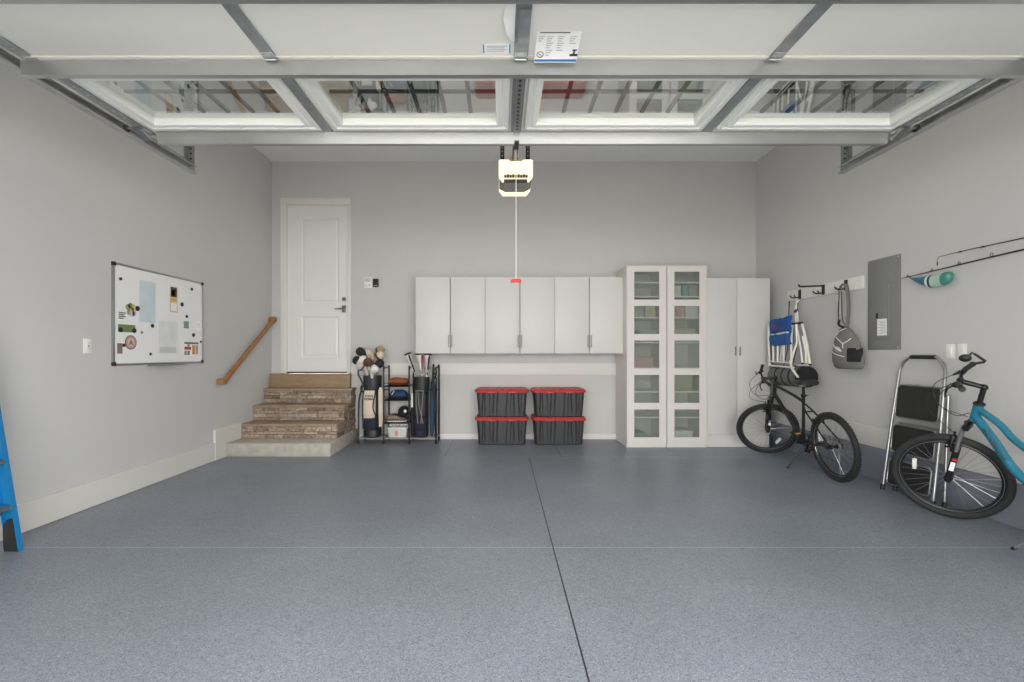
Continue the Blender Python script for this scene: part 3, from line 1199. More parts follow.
# ------------------------------------------------------------------ whiteboard
t = thing('whiteboard', 'framed whiteboard covered in notes and magnets on the left wall', 'whiteboard', (XL, 4.46, 1.155))
wy0, wy1, wz0, wz1 = 3.885, 5.062, 1.142, 2.030
MB().box(XL, XL + .012, wy0 + .01, wy1 - .01, wz0 + .01, wz1 - .01).build('writing_surface', BOARD, t)
mb = MB()
for a, b, c, e in ((wy0, wy1, wz1 - .018, wz1), (wy0, wy1, wz0, wz0 + .018), (wy0, wy0 + .018, wz0, wz1), (wy1 - .018, wy1, wz0, wz1)):
    mb.box(XL + .0005, XL + .020, a, b, c, e, bev=.003)
mb.build('frame', ALU, t)
for y in (wy0, wy1):
    for z in (wz0, wz1):
        s1, s2 = (1 if y == wy0 else -1), (1 if z == wz0 else -1)
        a, b = sorted((y - s1 * .004, y + s1 * .03))
        c, e = sorted((z - s2 * .004, z + s2 * .03))
        MB().box(XL + .001, XL + .024, a, b, c, e, bev=.006).build('corner_cap', BLACK, t)
MB().box(XL + .004, XL + .06, 4.28, 4.72, wz0 - .014, wz0 - .001, bev=.003).build('pen_tray', ALU, t)
XS = XL + .0125


def sheet(y0, y1, z0, z1, m, name, label, cat, extra=None, mats=None):
    mb = MB()
    mb.box(XS, XS + .001, y0, y1, z0, z1)
    if extra:
        extra(mb)
    return tag(mb.build(name, [m] + (mats or [])), label, cat)


def bits(lst):
    def f(mb):
        for (a, b, c, e, mi) in lst:
            mb.box(XS + .0008, XS + .0016, a, b, c, e, mi=mi)
    return f


ink = mat('print_ink', (90, 92, 96), .7)
sheet(4.152, 4.345, 1.535, 1.921, mat('pale_blue_paper', (202, 216, 222), .8, var=.04), 'paper_sheet', 'tall pale blue sheet near the top left of the whiteboard', 'paper')
sheet(4.385, 4.64, 1.245, 1.565, mat('grey_paper', (222, 224, 224), .8), 'paper_sheet', 'large pale grey sheet low in the middle of the whiteboard', 'paper',
      bits([(4.40, 4.62, 1.25, 1.31, 1)]), [mat('grey_paper_shade', (200, 202, 202), .8)])
sheet(4.532, 4.64, 1.66, 1.918, mat('tan_strip', (214, 190, 150), .8), 'photo_strip', 'tall printed strip with a dark photo right of the blue sheet', 'photo',
      bits([(4.545, 4.628, 1.815, 1.912, 1), (4.555, 4.60, 1.83, 1.885, 2), (4.545, 4.628, 1.675, 1.755, 3), (4.55, 4.62, 1.775, 1.80, 4)]), [mat('photo_dark', (62, 62, 62), .5), mat('photo_light', (190, 186, 180), .5), PAPER, mat('photo_yellow', (206, 170, 96), .6)])
sheet(3.918, 4.105, 1.433, 1.50, mat('green_strip', (118, 132, 84), .7), 'magnet_strip', 'olive green strip near the lower left edge of the whiteboard', 'strip')
# flower sticker with words
mb = MB()
for (dy, dz, r, mi) in ((0, 0, .032, 0), (.03, .022, .03, 0), (-.03, .02, .028, 1), (.012, -.032, .03, 2), (-.018, -.026, .024, 1), (.038, -.03, .024, 2), (-.005, .035, .026, 1)):
    mb.cyl((XS, 4.055 + dy, 1.637 + dz), (XS + .0012 + .0002 * mi, 4.055 + dy, 1.637 + dz), r, n=14, mi=mi)
for k, w in enumerate((.075, .06, .07, .05)):
    mb.box(XS, XS + .0015, 3.925, 3.925 + w, 1.60 - k * .016 - .004, 1.60 - k * .016 + .005, mi=3)
tag(mb.build('flower_sticker', [mat('petal_yellow', (206, 190, 120), .7), mat('petal_green', (150, 156, 96), .7), mat('petal_lilac', (196, 182, 196), .7), mat('green_ink', (70, 84, 60), .7)]), 'yellow and lilac flower sticker with words at the left of the whiteboard', 'sticker')
# round badge
mb = MB()
cyb, czb = 4.055, 1.345
for r, x, mi in ((.064, .001, 0), (.056, .0014, 1), (.036, .0018, 2)):
    mb.cyl((XS, cyb, czb), (XS + x, cyb, czb), r, n=28, mi=mi)
mb.prism([(-.022, -.022), (0, .028), (.022, -.022), (.008, -.022), (0, .0), (-.008, -.022)], (XS + .0019, cyb, czb), (0, 1, 0), (0, 0, 1), (.0006, 0, 0))
o = tag(mb.build('round_badge', [mat('badge_red', (150, 62, 54), .6), mat('badge_grey', (176, 160, 150), .6), mat('badge_cream', (206, 190, 180), .6)]), 'round red and grey badge magnet low on the left of the whiteboard', 'badge')
sheet(3.91, 3.965, 1.245, 1.335, mat('dusty_photo', (136, 112, 112), .7), 'photo_print', 'small dusty pink photo at the bottom left corner of the whiteboard', 'photo')
sheet(4.73, 4.808, 1.508, 1.583, mat('teal_photo', (128, 150, 146), .7), 'photo_print', 'small square teal photo on the right half of the whiteboard', 'photo')
sheet(4.925, 5.008, 1.493, 1.60, PAPER, 'paper_note', 'small white note at the right edge of the whiteboard', 'paper', bits([(4.94, 4.99, 1.57 - .02 * k, 1.574 - .02 * k, 1) for k in range(3)]), [mat('faint_ink', (190, 190, 192), .7)])
sheet(4.735, 4.967, 1.223, 1.368, PAPER, 'printed_card', 'colourful printed card at the bottom right of the whiteboard', 'card',
      bits([(4.74, 4.84, 1.285, 1.318, 1), (4.74, 4.96, 1.345, 1.366, 2), (4.86, 4.905, 1.235, 1.335, 3), (4.915, 4.955, 1.235, 1.335, 4), (4.74, 4.775, 1.228, 1.275, 5), (4.785, 4.82, 1.228, 1.275, 2), (4.785, 4.82, 1.322, 1.342, 5)]),
      [mat('card_red', (186, 70, 60), .6), mat('card_grey', (110, 112, 110), .6), mat('card_orange', (200, 140, 90), .6), mat('card_pink', (196, 150, 130), .6), mat('card_green', (130, 140, 110), .6)])

mg = 'round black magnets on the whiteboard'


def magnet(y, z, r, label, lift=.0, m=BLACK):
    mb = MB()
    mb.lathe((XS + lift, y, z), (1, 0, 0), [(r, 0), (r, .005), (r * .8, .008), (r * .3, .009)], 16)
    return tag(mb.build('magnet', m), label, 'magnet', mg)


for y, z, r, l, lf in (
        (3.944, 1.893, .014, 'small black magnet alone in the top left corner of the whiteboard', 0),
        (4.128, 1.654, .024, 'large black magnet at the right of the flower sticker', 0),
        (3.945, 1.452, .022, 'black magnet on the left end of the olive green strip', .0012),
        (4.090, 1.452, .022, 'black magnet on the right end of the olive green strip', .0012),
        (3.980, 1.318, .015, 'small black magnet beside the dusty pink photo', 0),
        (4.305, 1.507, .019, 'black magnet just below the pale blue sheet', 0),
        (4.282, 1.240, .013, 'small black magnet alone at the bottom of the whiteboard, left of the grey sheet', 0),
        (4.853, 1.930, .017, 'black magnet alone near the top right of the whiteboard', 0),
        (4.705, 1.752, .022, 'large black magnet right of the tall printed strip', 0),
        (4.774, 1.634, .016, 'black magnet above the small teal photo', 0),
        (4.879, 1.443, .021, 'black magnet above the colourful printed card', 0),
        (4.996, 1.374, .012, 'small black magnet at the right frame beside the printed card', 0)):
    magnet(y, z, r, l, lf)
magnet(4.176, 1.44, .014, 'small silver magnet below the left corner of the pale blue sheet', 0, ALU)

for o in list(bpy.data.objects):
    if o.get('category') in ('paper', 'photo', 'strip', 'sticker', 'badge', 'card', 'magnet'):
        o.location.y *= 1.0055
        o.location.z = 1.25 + (o.location.z - 1.25) * 1.0055

# ------------------------------------------------------------------ electrical panel
t = thing('electrical_panel', 'grey metal breaker panel on the right wall above the step stool', 'electrical panel', (XR, 4.4, 1.28))
ey0, ey1, ez0, ez1 = 4.205, 4.575, 1.282, 2.168
mb = MB()
mb.box(XR - .014, XR, ey0, ey1, ez0, ez1, bev=.003)
mb.build('cover', PANELG, t)
dr = MB().box(XR - .019, XR - .0135, ey0 + .10, ey1 - .09, ez0 + .10, ez1 - .24, bev=.002).build('door', PANELG, t)
mb = MB()
mb.box(XR - .0225, XR - .0185, ey0 + .112, ey0 + .118, ez0 + .14, ez1 - .26)
mb.build('hinge_strip', ALU, dr)
mb = MB()
mb.box(XR - .024, XR - .0185, ey1 - .135, ey1 - .110, 1.59, 1.64, bev=.003)
mb.build('latch', BLACK, dr)
mb = MB()
mb.box(XR - .0205, XR - .0188, ey0 + .135, ey1 - .125, 1.42, 1.58)
for k in range(9):
    mb.box(XR - .0212, XR - .0203, ey0 + .15, ey1 - .14 - .02 * (k % 2), 1.435 + k * .015, 1.440 + k * .015, mi=1)
mb.build('paper_label', [PAPER, MATS['grey_ink2']], dr)
for y in (ey0 + .02, ey1 - .02):
    for z in (ez0 + .02, ez1 - .02):
        MB().lathe((XR - .0135, y, z), (-1, 0, 0), [(.008, 0), (.008, .002), (.004, .004)], 10).build('screw', CHROME, t)

# ------------------------------------------------------------------ hook rail
t = thing('hook_rail', 'long white board with black double hooks high on the right wall', 'hook rail', (XR, 5.2, 1.9))
ry0, ry1, rz0, rz1 = 4.63, 5.85, 1.908, 2.04
MB().box(XR - .020, XR, ry0, ry1, rz0, rz1, bev=.004).build('board', TRIM, t)
for y in (4.70, 5.02, 5.36, 5.76):
    MB().lathe((XR - .0195, y, 2.0), (-1, 0, 0), [(.007, 0), (.007, .002), (.003, .003)], 10).build('screw', CHROME, t)
XH = XR - .020
for i, y in enumerate((4.85, 5.19, 5.60)):
    mb = MB()
    mb.box(XH - .010, XH + .0005, y - .022, y + .022, 1.915, 2.03, bev=.004)
    mb.tube(bez([(XH - .005, y, 1.94), (XH - .05, y, 1.93), (XH - .10, y, 1.932), (XH - .125, y, 1.955)], 5), .008, 8)
    mb.tube(bez([(XH - .05, y, 1.93), (XH - .075, y - .03, 1.93), (XH - .10, y - .045, 1.955)], 5), .007, 8)
    if i == 1:
        mb.tube([(XH - .005, y, 2.02), (XH - .05, y, 2.015), (XH - .24, y, 2.008), (XH - .275, y, 2.01), (XH - .29, y, 2.03)], .010, 8)
    mb.build('hook', BLACK, t)

# ------------------------------------------------------------------ sling bag
t = thing('sling_bag', 'grey sling backpack with white piping hanging from the hook rail', 'backpack', (3.55, 4.8, 1.08))
bx, byc = 3.60, 4.79
rings = []
N = 28
shape = [(1.085, .150, .050), (1.10, .185, .062), (1.16, .205, .075), (1.24, .20, .08), (1.32, .178, .076), (1.40, .145, .066), (1.46, .105, .052), (1.505, .065, .04), (1.525, .03, .02)]
for z, hy, hx in shape:
    k = (z - 1.085) / .44
    yc = byc + .02 * (1 - k) * -1 + .03 * k
    rings.append([(bx + .015 - hx * math.cos(a) * (1 if math.cos(a) > 0 else .5), yc + hy * math.sin(a), z) for a in (2 * math.pi * i / N for i in range(N))])
body = MB().loft(rings).build('body', GREYBAG, t, ang=60)


def bagpt(y, z, lift=.004):
    for (z0, hy0, hx0), (z1, hy1, hx1) in zip(shape, shape[1:]):
        if z0 <= z <= z1:
            f = (z - z0) / (z1 - z0)
            hy, hx = hy0 + (hy1 - hy0) * f, hx0 + (hx1 - hx0) * f
            break
    k = (z - 1.085) / .44
    yc = byc - .02 * (1 - k) + .03 * k
    s = max(-1, min(1, (y - yc) / hy))
    return V(bx + .015 - hx * math.sqrt(1 - s * s) - lift, y, z)


def pip(pts, r=.004):
    out = []
    for (a, b) in zip(pts, pts[1:]):
        for k in range(6):
            f = k / 6
            out.append(bagpt(a[0] + (b[0] - a[0]) * f, a[1] + (b[1] - a[1]) * f, .002))
    out.append(bagpt(*pts[-1], .002))
    mb.tube(out, r, 6)


mb = MB()
pip([(4.885, 1.44), (4.86, 1.475), (4.77, 1.505)])
pip([(4.90, 1.43), (4.82, 1.385), (4.76, 1.345)])
pip([(4.76, 1.345), (4.71, 1.375), (4.69, 1.40)])
pip([(4.76, 1.345), (4.755, 1.30)])
pip([(4.955, 1.27), (4.85, 1.235), (4.73, 1.21)])
mb.build('piping', LETTER, t)
mb = MB()
rows_ = []
for z in (1.16, 1.19, 1.22, 1.25, 1.28, 1.30):
    rows_.append([bagpt(y, z, .006) for y in (4.70, 4.67, 4.64, 4.61, 4.585)])
mb.loft(rows_, caps=False, closed=False)
mb.loft([[p + V(.004, 0, 0) for p in r] for r in rows_], caps=False, closed=False)
mb.build('mesh_pocket', BLKFAB, t)
lettering('lettering', 'Franklin', .052, Matrix(), LETTER, body, .001, .0015, wrap=lambda x, y, z: bagpt(4.85 - x * .93, 1.306 - x * .36 + y, .002 + z))
mb = MB()
pip([(4.90, 1.288), (4.82, 1.262)], .0035)
mb.build('print_line', mat('pale_grey_print', (180, 180, 178), .7), t)
mb = MB()
mb.tube(bez([(3.63, 4.815, 1.51), (3.60, 4.84, 1.60), (3.595, 4.845, 1.75), (3.595, 4.85, 1.955), (3.60, 4.83, 1.965), (3.61, 4.80, 1.95), (3.625, 4.79, 1.75), (3.62, 4.80, 1.56), (3.60, 4.80, 1.50)], 6), .026, 8, squash=(1, .22))
mb.build('strap', GREYBAG, t)
mb = MB()
mb.tube(bez([(3.60, 4.875, 1.53), (3.59, 4.885, 1.65), (3.59, 4.875, 1.94)], 6), .015, 8, squash=(.9, .25))
mb.tube(bez([(3.565, 4.77, 1.515), (3.55, 4.80, 1.53), (3.55, 4.83, 1.555), (3.56, 4.83, 1.60)], 5), .012, 8)
mb.build('strap_edge', BLKFAB, t)
t.location.y -= .045
MB().box(3.586, 3.590, 4.834, 4.848, 1.80, 1.87).build('strap_mark', LETTER, t)

# ------------------------------------------------------------------ folded beach chair
t = thing('beach_chair', 'folded white framed beach chair with blue fabric hanging from the hook rail', 'folding chair', (3.4, 5.6, 1.1))
mb = MB()
tr = .0125
x = 3.36
# two side loops of the folded frame and a cross bar
mb.tube(bez([(3.34, 5.90, 1.72), (3.33, 5.895, 1.60), (3.33, 5.885, 1.40), (3.335, 5.87, 1.12)], 5), tr, 8)
mb.tube([(3.335, 5.90, 1.12), (3.36, 5.25, 1.11)], tr, 8)
mb.tube([(3.33, 5.87, 1.18), (3.36, 5.32, 1.17)], tr * .8, 8)
for y0, y1, x0 in ((5.80, 5.77, 3.35), (5.70, 5.69, 3.37), (5.58, 5.56, 3.39), (5.66, 5.73, 3.42)):
    mb.tube([(x0, y0, 1.52), (x0 - .01, y1, 1.17)], tr, 8)
mb.tube([(3.345, 5.88, 1.56), (3.35, 5.38, 1.58)], tr, 8)
mb.build('seat_frame', WHITEF, t)
mb = MB()
mb.tube([(3.44, 5.46, 1.69), (3.41, 5.42, 1.45), (3.37, 5.33, 1.12)], tr, 8)
mb.tube([(3.46, 5.40, 1.69), (3.46, 5.30, 1.40), (3.44, 5.20, 1.17)], tr, 8)
mb.tube([(3.44, 5.36, 1.69), (3.45, 5.36, 1.45), (3.40, 5.40, 1.20)], tr, 8)
mb.tube([(3.48, 5.30, 1.69), (3.50, 5.22, 1.42), (3.48, 5.11, 1.16)], tr * 1.2, 8)
mb.tube([(3.46, 5.24, 1.52), (3.48, 5.20, 1.32), (3.47, 5.17, 1.17)], tr * 1.2, 8)
mb.tube([(3.37, 5.36, 1.20), (3.36, 5.30, 1.10), (3.34, 5.10, .995)], tr * 1.1, 8)
mb.tube([(3.47, 5.40, 1.14), (3.47, 5.12, 1.145)], tr, 8)
mb.build('back_frame', WHITEF, t)
mb = MB()
mb.tube([(3.43, 5.47, 1.70), (3.48, 5.29, 1.70)], .014, 8)
for p in ((3.44, 5.20, 1.165), (3.48, 5.11, 1.155), (3.345, 5.86, 1.175), (3.36, 5.74, 1.175)):
    mb.ell(p, (.018, .018, .014), n=10, m=6)
mb.build('frame_joint', BLACK, t)
# blue fabric, front panel and lower panel with rounded folds
for (za, zb, nm, tk) in ((1.595, 1.775, 'back_fabric', .02), (1.40, 1.575, 'seat_fabric', .03)):
    rings = []
    for k in range(7):
        f = k / 6
        z = za + (zb - za) * f
        bul = tk * math.sin(math.pi * (.15 + .7 * f))
        row = []
        for j in range(9):
            y = 5.875 - .49 * j / 8 - (.02 if zb < 1.6 and j == 0 else 0)
            row.append((3.352 - bul + .012 * j / 8 + .004 * math.sin(j * 1.9 + k), y, z + .012 * math.sin(j * .9) * f + (.02 * j / 8)))
        row += [(p[0] + .05, p[1], p[2]) for p in row[::-1]]
        rings.append(row)
    MB().loft(rings).build(nm, ROYAL, t, ang=60)
mb = MB()
for k, (ya, yb_, zc) in enumerate(((5.76, 5.58, 1.70), (5.77, 5.56, 1.675), (5.75, 5.60, 1.65))):
    mb.tube([(3.328 - .002 * (k % 2) + .012 * (5.875 - y) / .49 - .012, y, zc + .008 * math.sin(y * 55 + k)) for y in [ya + (yb_ - ya) * q / 9 for q in range(10)]], .0055, 6, squash=(1, .5))
mb.build('printed_motif', mat('magenta_print', (176, 66, 120), .7), t)
mb = MB()
for y in (5.78, 5.62, 5.44):
    mb.tube(bez([(3.37, y + .05, 1.735), (3.36, y + .02, 1.77), (3.36, y - .02, 1.775), (3.37, y - .05, 1.745)], 5), .014, 8)
mb.build('fabric_loop', NAVY, t)
# hanging yoke up to the hook
mb = MB()
mb.tube([(3.59, 5.60, 1.925), (3.55, 5.585, 1.905), (3.50, 5.53, 1.85), (3.47, 5.43, 1.83)], .009, 8)
mb.tube([(3.52, 5.52, 1.925), (3.50, 5.48, 1.88), (3.48, 5.44, 1.84)], .009, 8)
mb.tube([(3.475, 5.445, 1.84), (3.46, 5.42, 1.69)], .010, 8)
mb.tube([(3.475, 5.41, 1.84), (3.47, 5.38, 1.69)], .010, 8)
mb.build('hanging_bar', WHITEF, t)
mb = MB()
mb.tube([(3.47, 5.46, 1.835), (3.475, 5.40, 1.835)], .013, 8)
mb.build('clamp', HANG, t)

for o in [q for q in bpy.data.objects if q.parent == t]:
    for v in o.data.vertices:
        w = v.co + t.location
        w.x += .15 * (w.y - 5.1) / .8 - .012
        w.z = 1.09 + (w.z - 1.12) * .88 if w.z < 1.80 else 1.6884 + (w.z - 1.80) * 1.72
        v.co = w - t.location

# ------------------------------------------------------------------ grey padded roll
t = thing('padded_roll', 'grey padded roll with black bands and black end beneath the blue beach chair', 'rolled mat', (3.56, 5.5, .85))
pa, pb = V(3.545, 5.27, .975), V(3.555, 5.86, .965)
ax = (pb - pa)
L = ax.length
prof = [(.10, .0), (.123, .02)]
for k in range(4):
    b = .02 + k * .14
    prof += [(.124, b + .01), (.129, b + .06), (.129, b + .09), (.122, b + .13)]
prof += [(.118, L)]
MB().lathe(pa, ax, prof, 32).build('roll', GREYROLL, t, ang=50)
mb = MB()
for k in range(1, 4):
    b = .02 + k * .14 - .006
    mb.lathe(pa + ax.normalized() * (b - .008), ax, [(.118, 0), (.1275, .001), (.1275, .020), (.118, .021)], 32)
mb.build('band', BLKFAB, t)
MB().lathe(pa + ax.normalized() * .02, -ax, [(.1255, -.01), (.127, .0), (.126, .02), (.112, .045), (.07, .06), (.0, .064)], 32).build('end_cap', BLKFAB, t)
mb = MB()
for yy in (5.63, 5.80):
    mb.tube([(3.60, yy, 1.075), (3.655, yy, 1.30), (3.675, yy, 1.915)], .009, 6, squash=(1, .4))
mb.build('strap', BLKFAB, t)

# ------------------------------------------------------------------ fishing rods


def rod(pts, rad, guides, label, xr):
    t = thing('fishing_rod', label, 'fishing rod', pts[0])
    MB().tube(bez(pts, 8), [rad[0] + (rad[1] - rad[0]) * i / ((len(pts) - 1) * 8) for i in range((len(pts) - 1) * 8 + 1)], 8).build('blank', BLACKM, t)
    for p, r in guides:
        p = Vector(p)
        mb = MB()
        mb.torus(p + V(0, 0, r + .006), (0, 1, .0), r, .0022, 18, 6)
        mb.tube([p + V(0, -.02, .002), p + V(0, 0, .006)], .002, 6)
        mb.tube([p + V(0, .02, .002), p + V(0, 0, .006)], .002, 6)
        mb.build('line_guide', HANG, t)
    # handle and reel
    e = Vector(pts[-1])
    MB().tube([e + V(0, .02, 0), e + V(0, -.12, .0), e + V(0, -.30, .0)], [.012, .014, .013], 10).build('grip', mat('cork', (190, 160, 120), .8), t)
    mb = MB()
    mb.tube([e + V(0, -.05, -.012), e + V(0, -.05, -.06)], .008, 8)
    mb.lathe(e + V(0, .0, -.085), (0, -1, 0), [(.018, 0), (.03, .01), (.03, .05), (.022, .07), (.022, .11)], 16)
    mb.tube([e + V(0, -.07, -.085), e + V(-.05, -.07, -.085), e + V(-.06, -.07, -.115)], .005, 6)
    mb.build('reel', BLACKM, t)
    return t


xr = 3.655
rod([(xr, 4.16, 1.931), (xr, 4.09, 1.933), (xr, 3.7, 1.951), (xr, 3.184, 1.974), (xr, 2.45, 1.99)], (.0022, .008),
    [((xr, 4.09, 1.935), .006), ((xr, 3.86, 1.945), .007), ((xr, 3.63, 1.955), .009), ((xr, 3.39, 1.966), .012)],
    'thicker lower fishing rod mounted on the right wall with the teal float', xr)
rod([(xr, 3.80, 2.052), (xr, 3.60, 2.058), (xr, 3.184, 2.055), (xr, 2.55, 2.06)], (.0016, .006),
    [((xr, 3.62, 2.046), .005), ((xr, 3.45, 2.046), .005)],
    'thinner upper fishing rod on the right wall with a dangling line at its tip', xr)
for ob in [o for o in bpy.data.objects if o.get('category') == 'fishing rod']:
    up = ob.location.z > 2.0
    mb = MB()
    for y in (2.62, 2.25) if not up else (2.68, 2.36):
        z = 1.988 if not up else 2.06
        mb.box(xr - .014, XR, y - .015, y + .015, z - .03, z - .006, bev=.004)
    mb.build('wall_clip', BLACK, ob)
    if up:
        mb = MB()
        mb.tube([(xr, 3.80, 2.052), (xr - .002, 3.81, 2.03), (xr, 3.812, 1.985)], .0014, 6)
        mb.cyl((xr, 3.812, 2.01), (xr, 3.812, 1.985), .004, n=8)
        mb.build('line', HANG, ob)
# float hanging on the lower rod
t = thing('fishing_float', 'teal and pale green spindle shaped float with dark stripe hanging from the lower rod', 'fishing float', (3.64, 3.88, 1.85))
P0, P1 = V(3.652, 4.06, 1.918), V(3.648, 3.685, 1.878)
ax = P1 - P0
L = ax.length


def fl(c):
    return ax.normalized() * c


prof_a = [(.003, 0), (.012, .03), (.028, .09), (.044, .15), (.050, .175)]
prof_w = [(.050, .175), (.054, .20)]
prof_k = [(.0545, .20), (.056, .222)]
prof_g = [(.0555, .222), (.058, .25), (.058, .29), (.056, .315)]
prof_t = [(.056, .315), (.054, .34), (.046, .362), (.030, .375), (.0, .379)]
prof_a, prof_w, prof_k, prof_g, prof_t = [[(q * 1.18, h) for q, h in pf] for pf in (prof_a, prof_w, prof_k, prof_g, prof_t)]
sh = V(0, 0, -.028)
cols = (('tail', prof_a, mat('float_blue', (52, 110, 140), .3)), ('white_band', prof_w, mat('float_white', (225, 232, 225), .3)), ('stripe', prof_k, mat('float_dark', (36, 56, 46), .4)), ('float_body', prof_g, mat('float_pale', (176, 204, 192), .3)), ('nose', prof_t, mat('float_teal', (70, 138, 124), .3)))
for nm, pf, m in cols:
    mb = MB()
    mb.lathe((0, 0, 0), ax, pf, 24, caps=True)
    # belly hangs below, flat towards the rod
    for v in mb.bm.verts:
        s = v.co.dot(ax.normalized()) / L
        off = v.co - fl(v.co.dot(ax.normalized()))
        if off.z > 0:
            v.co.z -= off.z * .35
        v.co.z -= .030 * math.sin(math.pi * min(1, max(0, s))) * .9
        v.co.x = v.co.x * .6
    bmesh.ops.translate(mb.bm, verts=mb.bm.verts, vec=P0 + V(0, 0, -.0))
    mb.build(nm, m, t, ang=50)
MB().tube([(3.652, 4.055, 1.918), (3.655, 4.07, 1.934)], .004, 6).build('hook', HANG, t)

# ------------------------------------------------------------------ folding step stool
t = thing('step_stool', 'folded silver step stool with black treads leaning on the right wall', 'step stool', (3.55, 3.97, 0))
sy0, sy1 = 3.70, 4.165        # near and far legs


def sp(y, z):
    """point on the leaning plane of the stool"""
    return V(3.50 + .148 * z / 1.22 - .0, y, z)


mb = MB()
pts = [sp(sy1 + .01, .02), sp(sy1 - .0, .6), sp(sy1 - .02, 1.10)]
pts += [sp(sy1 - .05, 1.17), sp(sy1 - .11, 1.215), sp(sy0 + .11, 1.215), sp(sy0 + .05, 1.17), sp(sy0 + .02, 1.10), sp(sy0, .6), sp(sy0 - .01, .02)]
mb.tube(pts, .0125, 10)
mb.build('front_frame', ALU, t)
mb = MB()
o = V(.06, 0, 0)
mb.tube([sp(sy1 - .035, .015) + V(.075, 0, 0), sp(sy1 - .035, .62) + V(.032, 0, 0)], .011, 10)
mb.tube([sp(sy0 - .03, .015) + V(.075, 0, 0), sp(sy0 + .0, .9) + V(.028, 0, 0)], .011, 10)
mb.tube([sp(sy1 - .035, .12) + V(.068, 0, 0), sp(sy0 - .028, .12) + V(.068, 0, 0)], .009, 8)
mb.tube([sp(sy1 - .035, .62) + V(.032, 0, 0), sp(sy0 - .01, .62) + V(.032, 0, 0)], .009, 8)
mb.build('rear_frame', ALU, t)
mb = MB()
mb.tube([sp(sy1 - .12, 1.215), sp(sy0 + .12, 1.215)], .018, 12)
mb.build('handle_grip', BLACK, t)
for z0, z1 in ((.68, .955), (.375, .60), (.08, .29)):
    mb = MB()
    a = rrect(0, 0, .195, (z1 - z0) / 2, .03, 4)
    zc = (z0 + z1) / 2
    yc = (sy0 + sy1) / 2
    mb.loft([[sp(yc + p, zc + q) + V(-.010, 0, 0) for p, q in a], [sp(yc + p, zc + q) + V(.008, 0, 0) for p, q in a]])
    tr_ = mb.build('tread', BLACK, t)
    mb = MB()
    b = rrect(0, 0, .203, (z1 - z0) / 2 + .008, .036, 4)
    mb.tube([sp(yc + p, zc + q) + V(-.002, 0, 0) for p, q in b], .0075, 8, closed=True)
    mb.tube([sp(sy1 - .004, z0 + .02), sp(yc + .19, z0 + .02)], .006, 6)
    mb.tube([sp(sy0 + .004, z0 + .02), sp(yc - .19, z0 + .02)], .006, 6)
    mb.build('tread_rim', ALU, tr_)
mb = MB()
mb.box(3.615, 3.63, 3.94, 3.985, .955, .972, bev=.003)
mb.build('latch', BLACK, t)
for y, off in ((sy1 + .01, 0), (sy0 - .01, 0), (sy1 - .035, .075), (sy0 - .03, .075)):
    p = sp(y, 0) + V(off, 0, 0)
    MB().cyl(p + V(0, 0, .0005), p + V(.004, 0, .05), .018, .016, n=12).build('foot', BLACK, t)

# ------------------------------------------------------------------ blue ladder leaning on the left wall
t = thing('step_ladder', 'blue fibreglass ladder with black feet at the left edge by the whiteboard', 'ladder', (-3.1, 2.7, 0))


def lp(z, y, dx=0):
    return V(-3.075 - .165 * z / 1.0 + dx, y, z)


for yy, sgn in ((2.895, -1), (2.44, 1)):
    mb = MB()
    z0, z1 = .004, 1.42
    prof = [(-.04, 0), (.04, 0), (.04, sgn * .03), (.034, sgn * .03), (.034, sgn * .006), (-.034, sgn * .006), (-.034, sgn * .03), (-.04, sgn * .03)]
    mb.loft([[lp(z, yy, a) + V(0, b, 0) for a, b in prof] for z in (z0, .7, z1)])
    rl = mb.build('side_rail', LBLUE, t, ang=25)
    mb = MB()
    a, b = sorted((yy + sgn * .0065, yy + sgn * .034))
    mb.loft([[lp(z, yy, q) + V(0, r, 0) for q, r in ((-e, a - yy), (f, a - yy), (f, b - yy), (-e, b - yy))] for z, e, f in ((.0005, .050, .0335), (.02, .052, .0335), (.10, .042, .0335), (.16, .033, .0335), (.20, .0, .0335))])
    mb.build('foot', BLACK, rl)
for k in range(5):
    z = .27 + k * .285
    mb = MB()
    mb.loft([[lp(z, y, a) + V(0, 0, b) for a, b in ((-.04, 0), (.045, 0), (.045, .022), (-.04, .022))] for y in (2.472, 2.863)])
    mb.build('rung', ALU, t)
    mb = MB()
    for y in (2.466, 2.869):
        for q in (-.02, .022):
            mb.cyl(lp(z + .011, y, q) + V(0, -.006, 0), lp(z + .011, y, q) + V(0, .006, 0), .009, n=8)
    mb.build('rivet', CHROME, t)
mb = MB()
mb.tube([lp(.25, 2.47, -.03), lp(.09, 2.66, -.0), lp(.25, 2.865, -.03)], .009, 6)
mb.build('brace', ALU, t)
mb = MB()
mb.box(lp(1.44, 0).x - .035, lp(1.44, 0).x + .07, 2.43, 2.905, 1.425, 1.475, bev=.01)
mb.build('top_cap', LBLUE, t)

# ------------------------------------------------------------------ bicycles


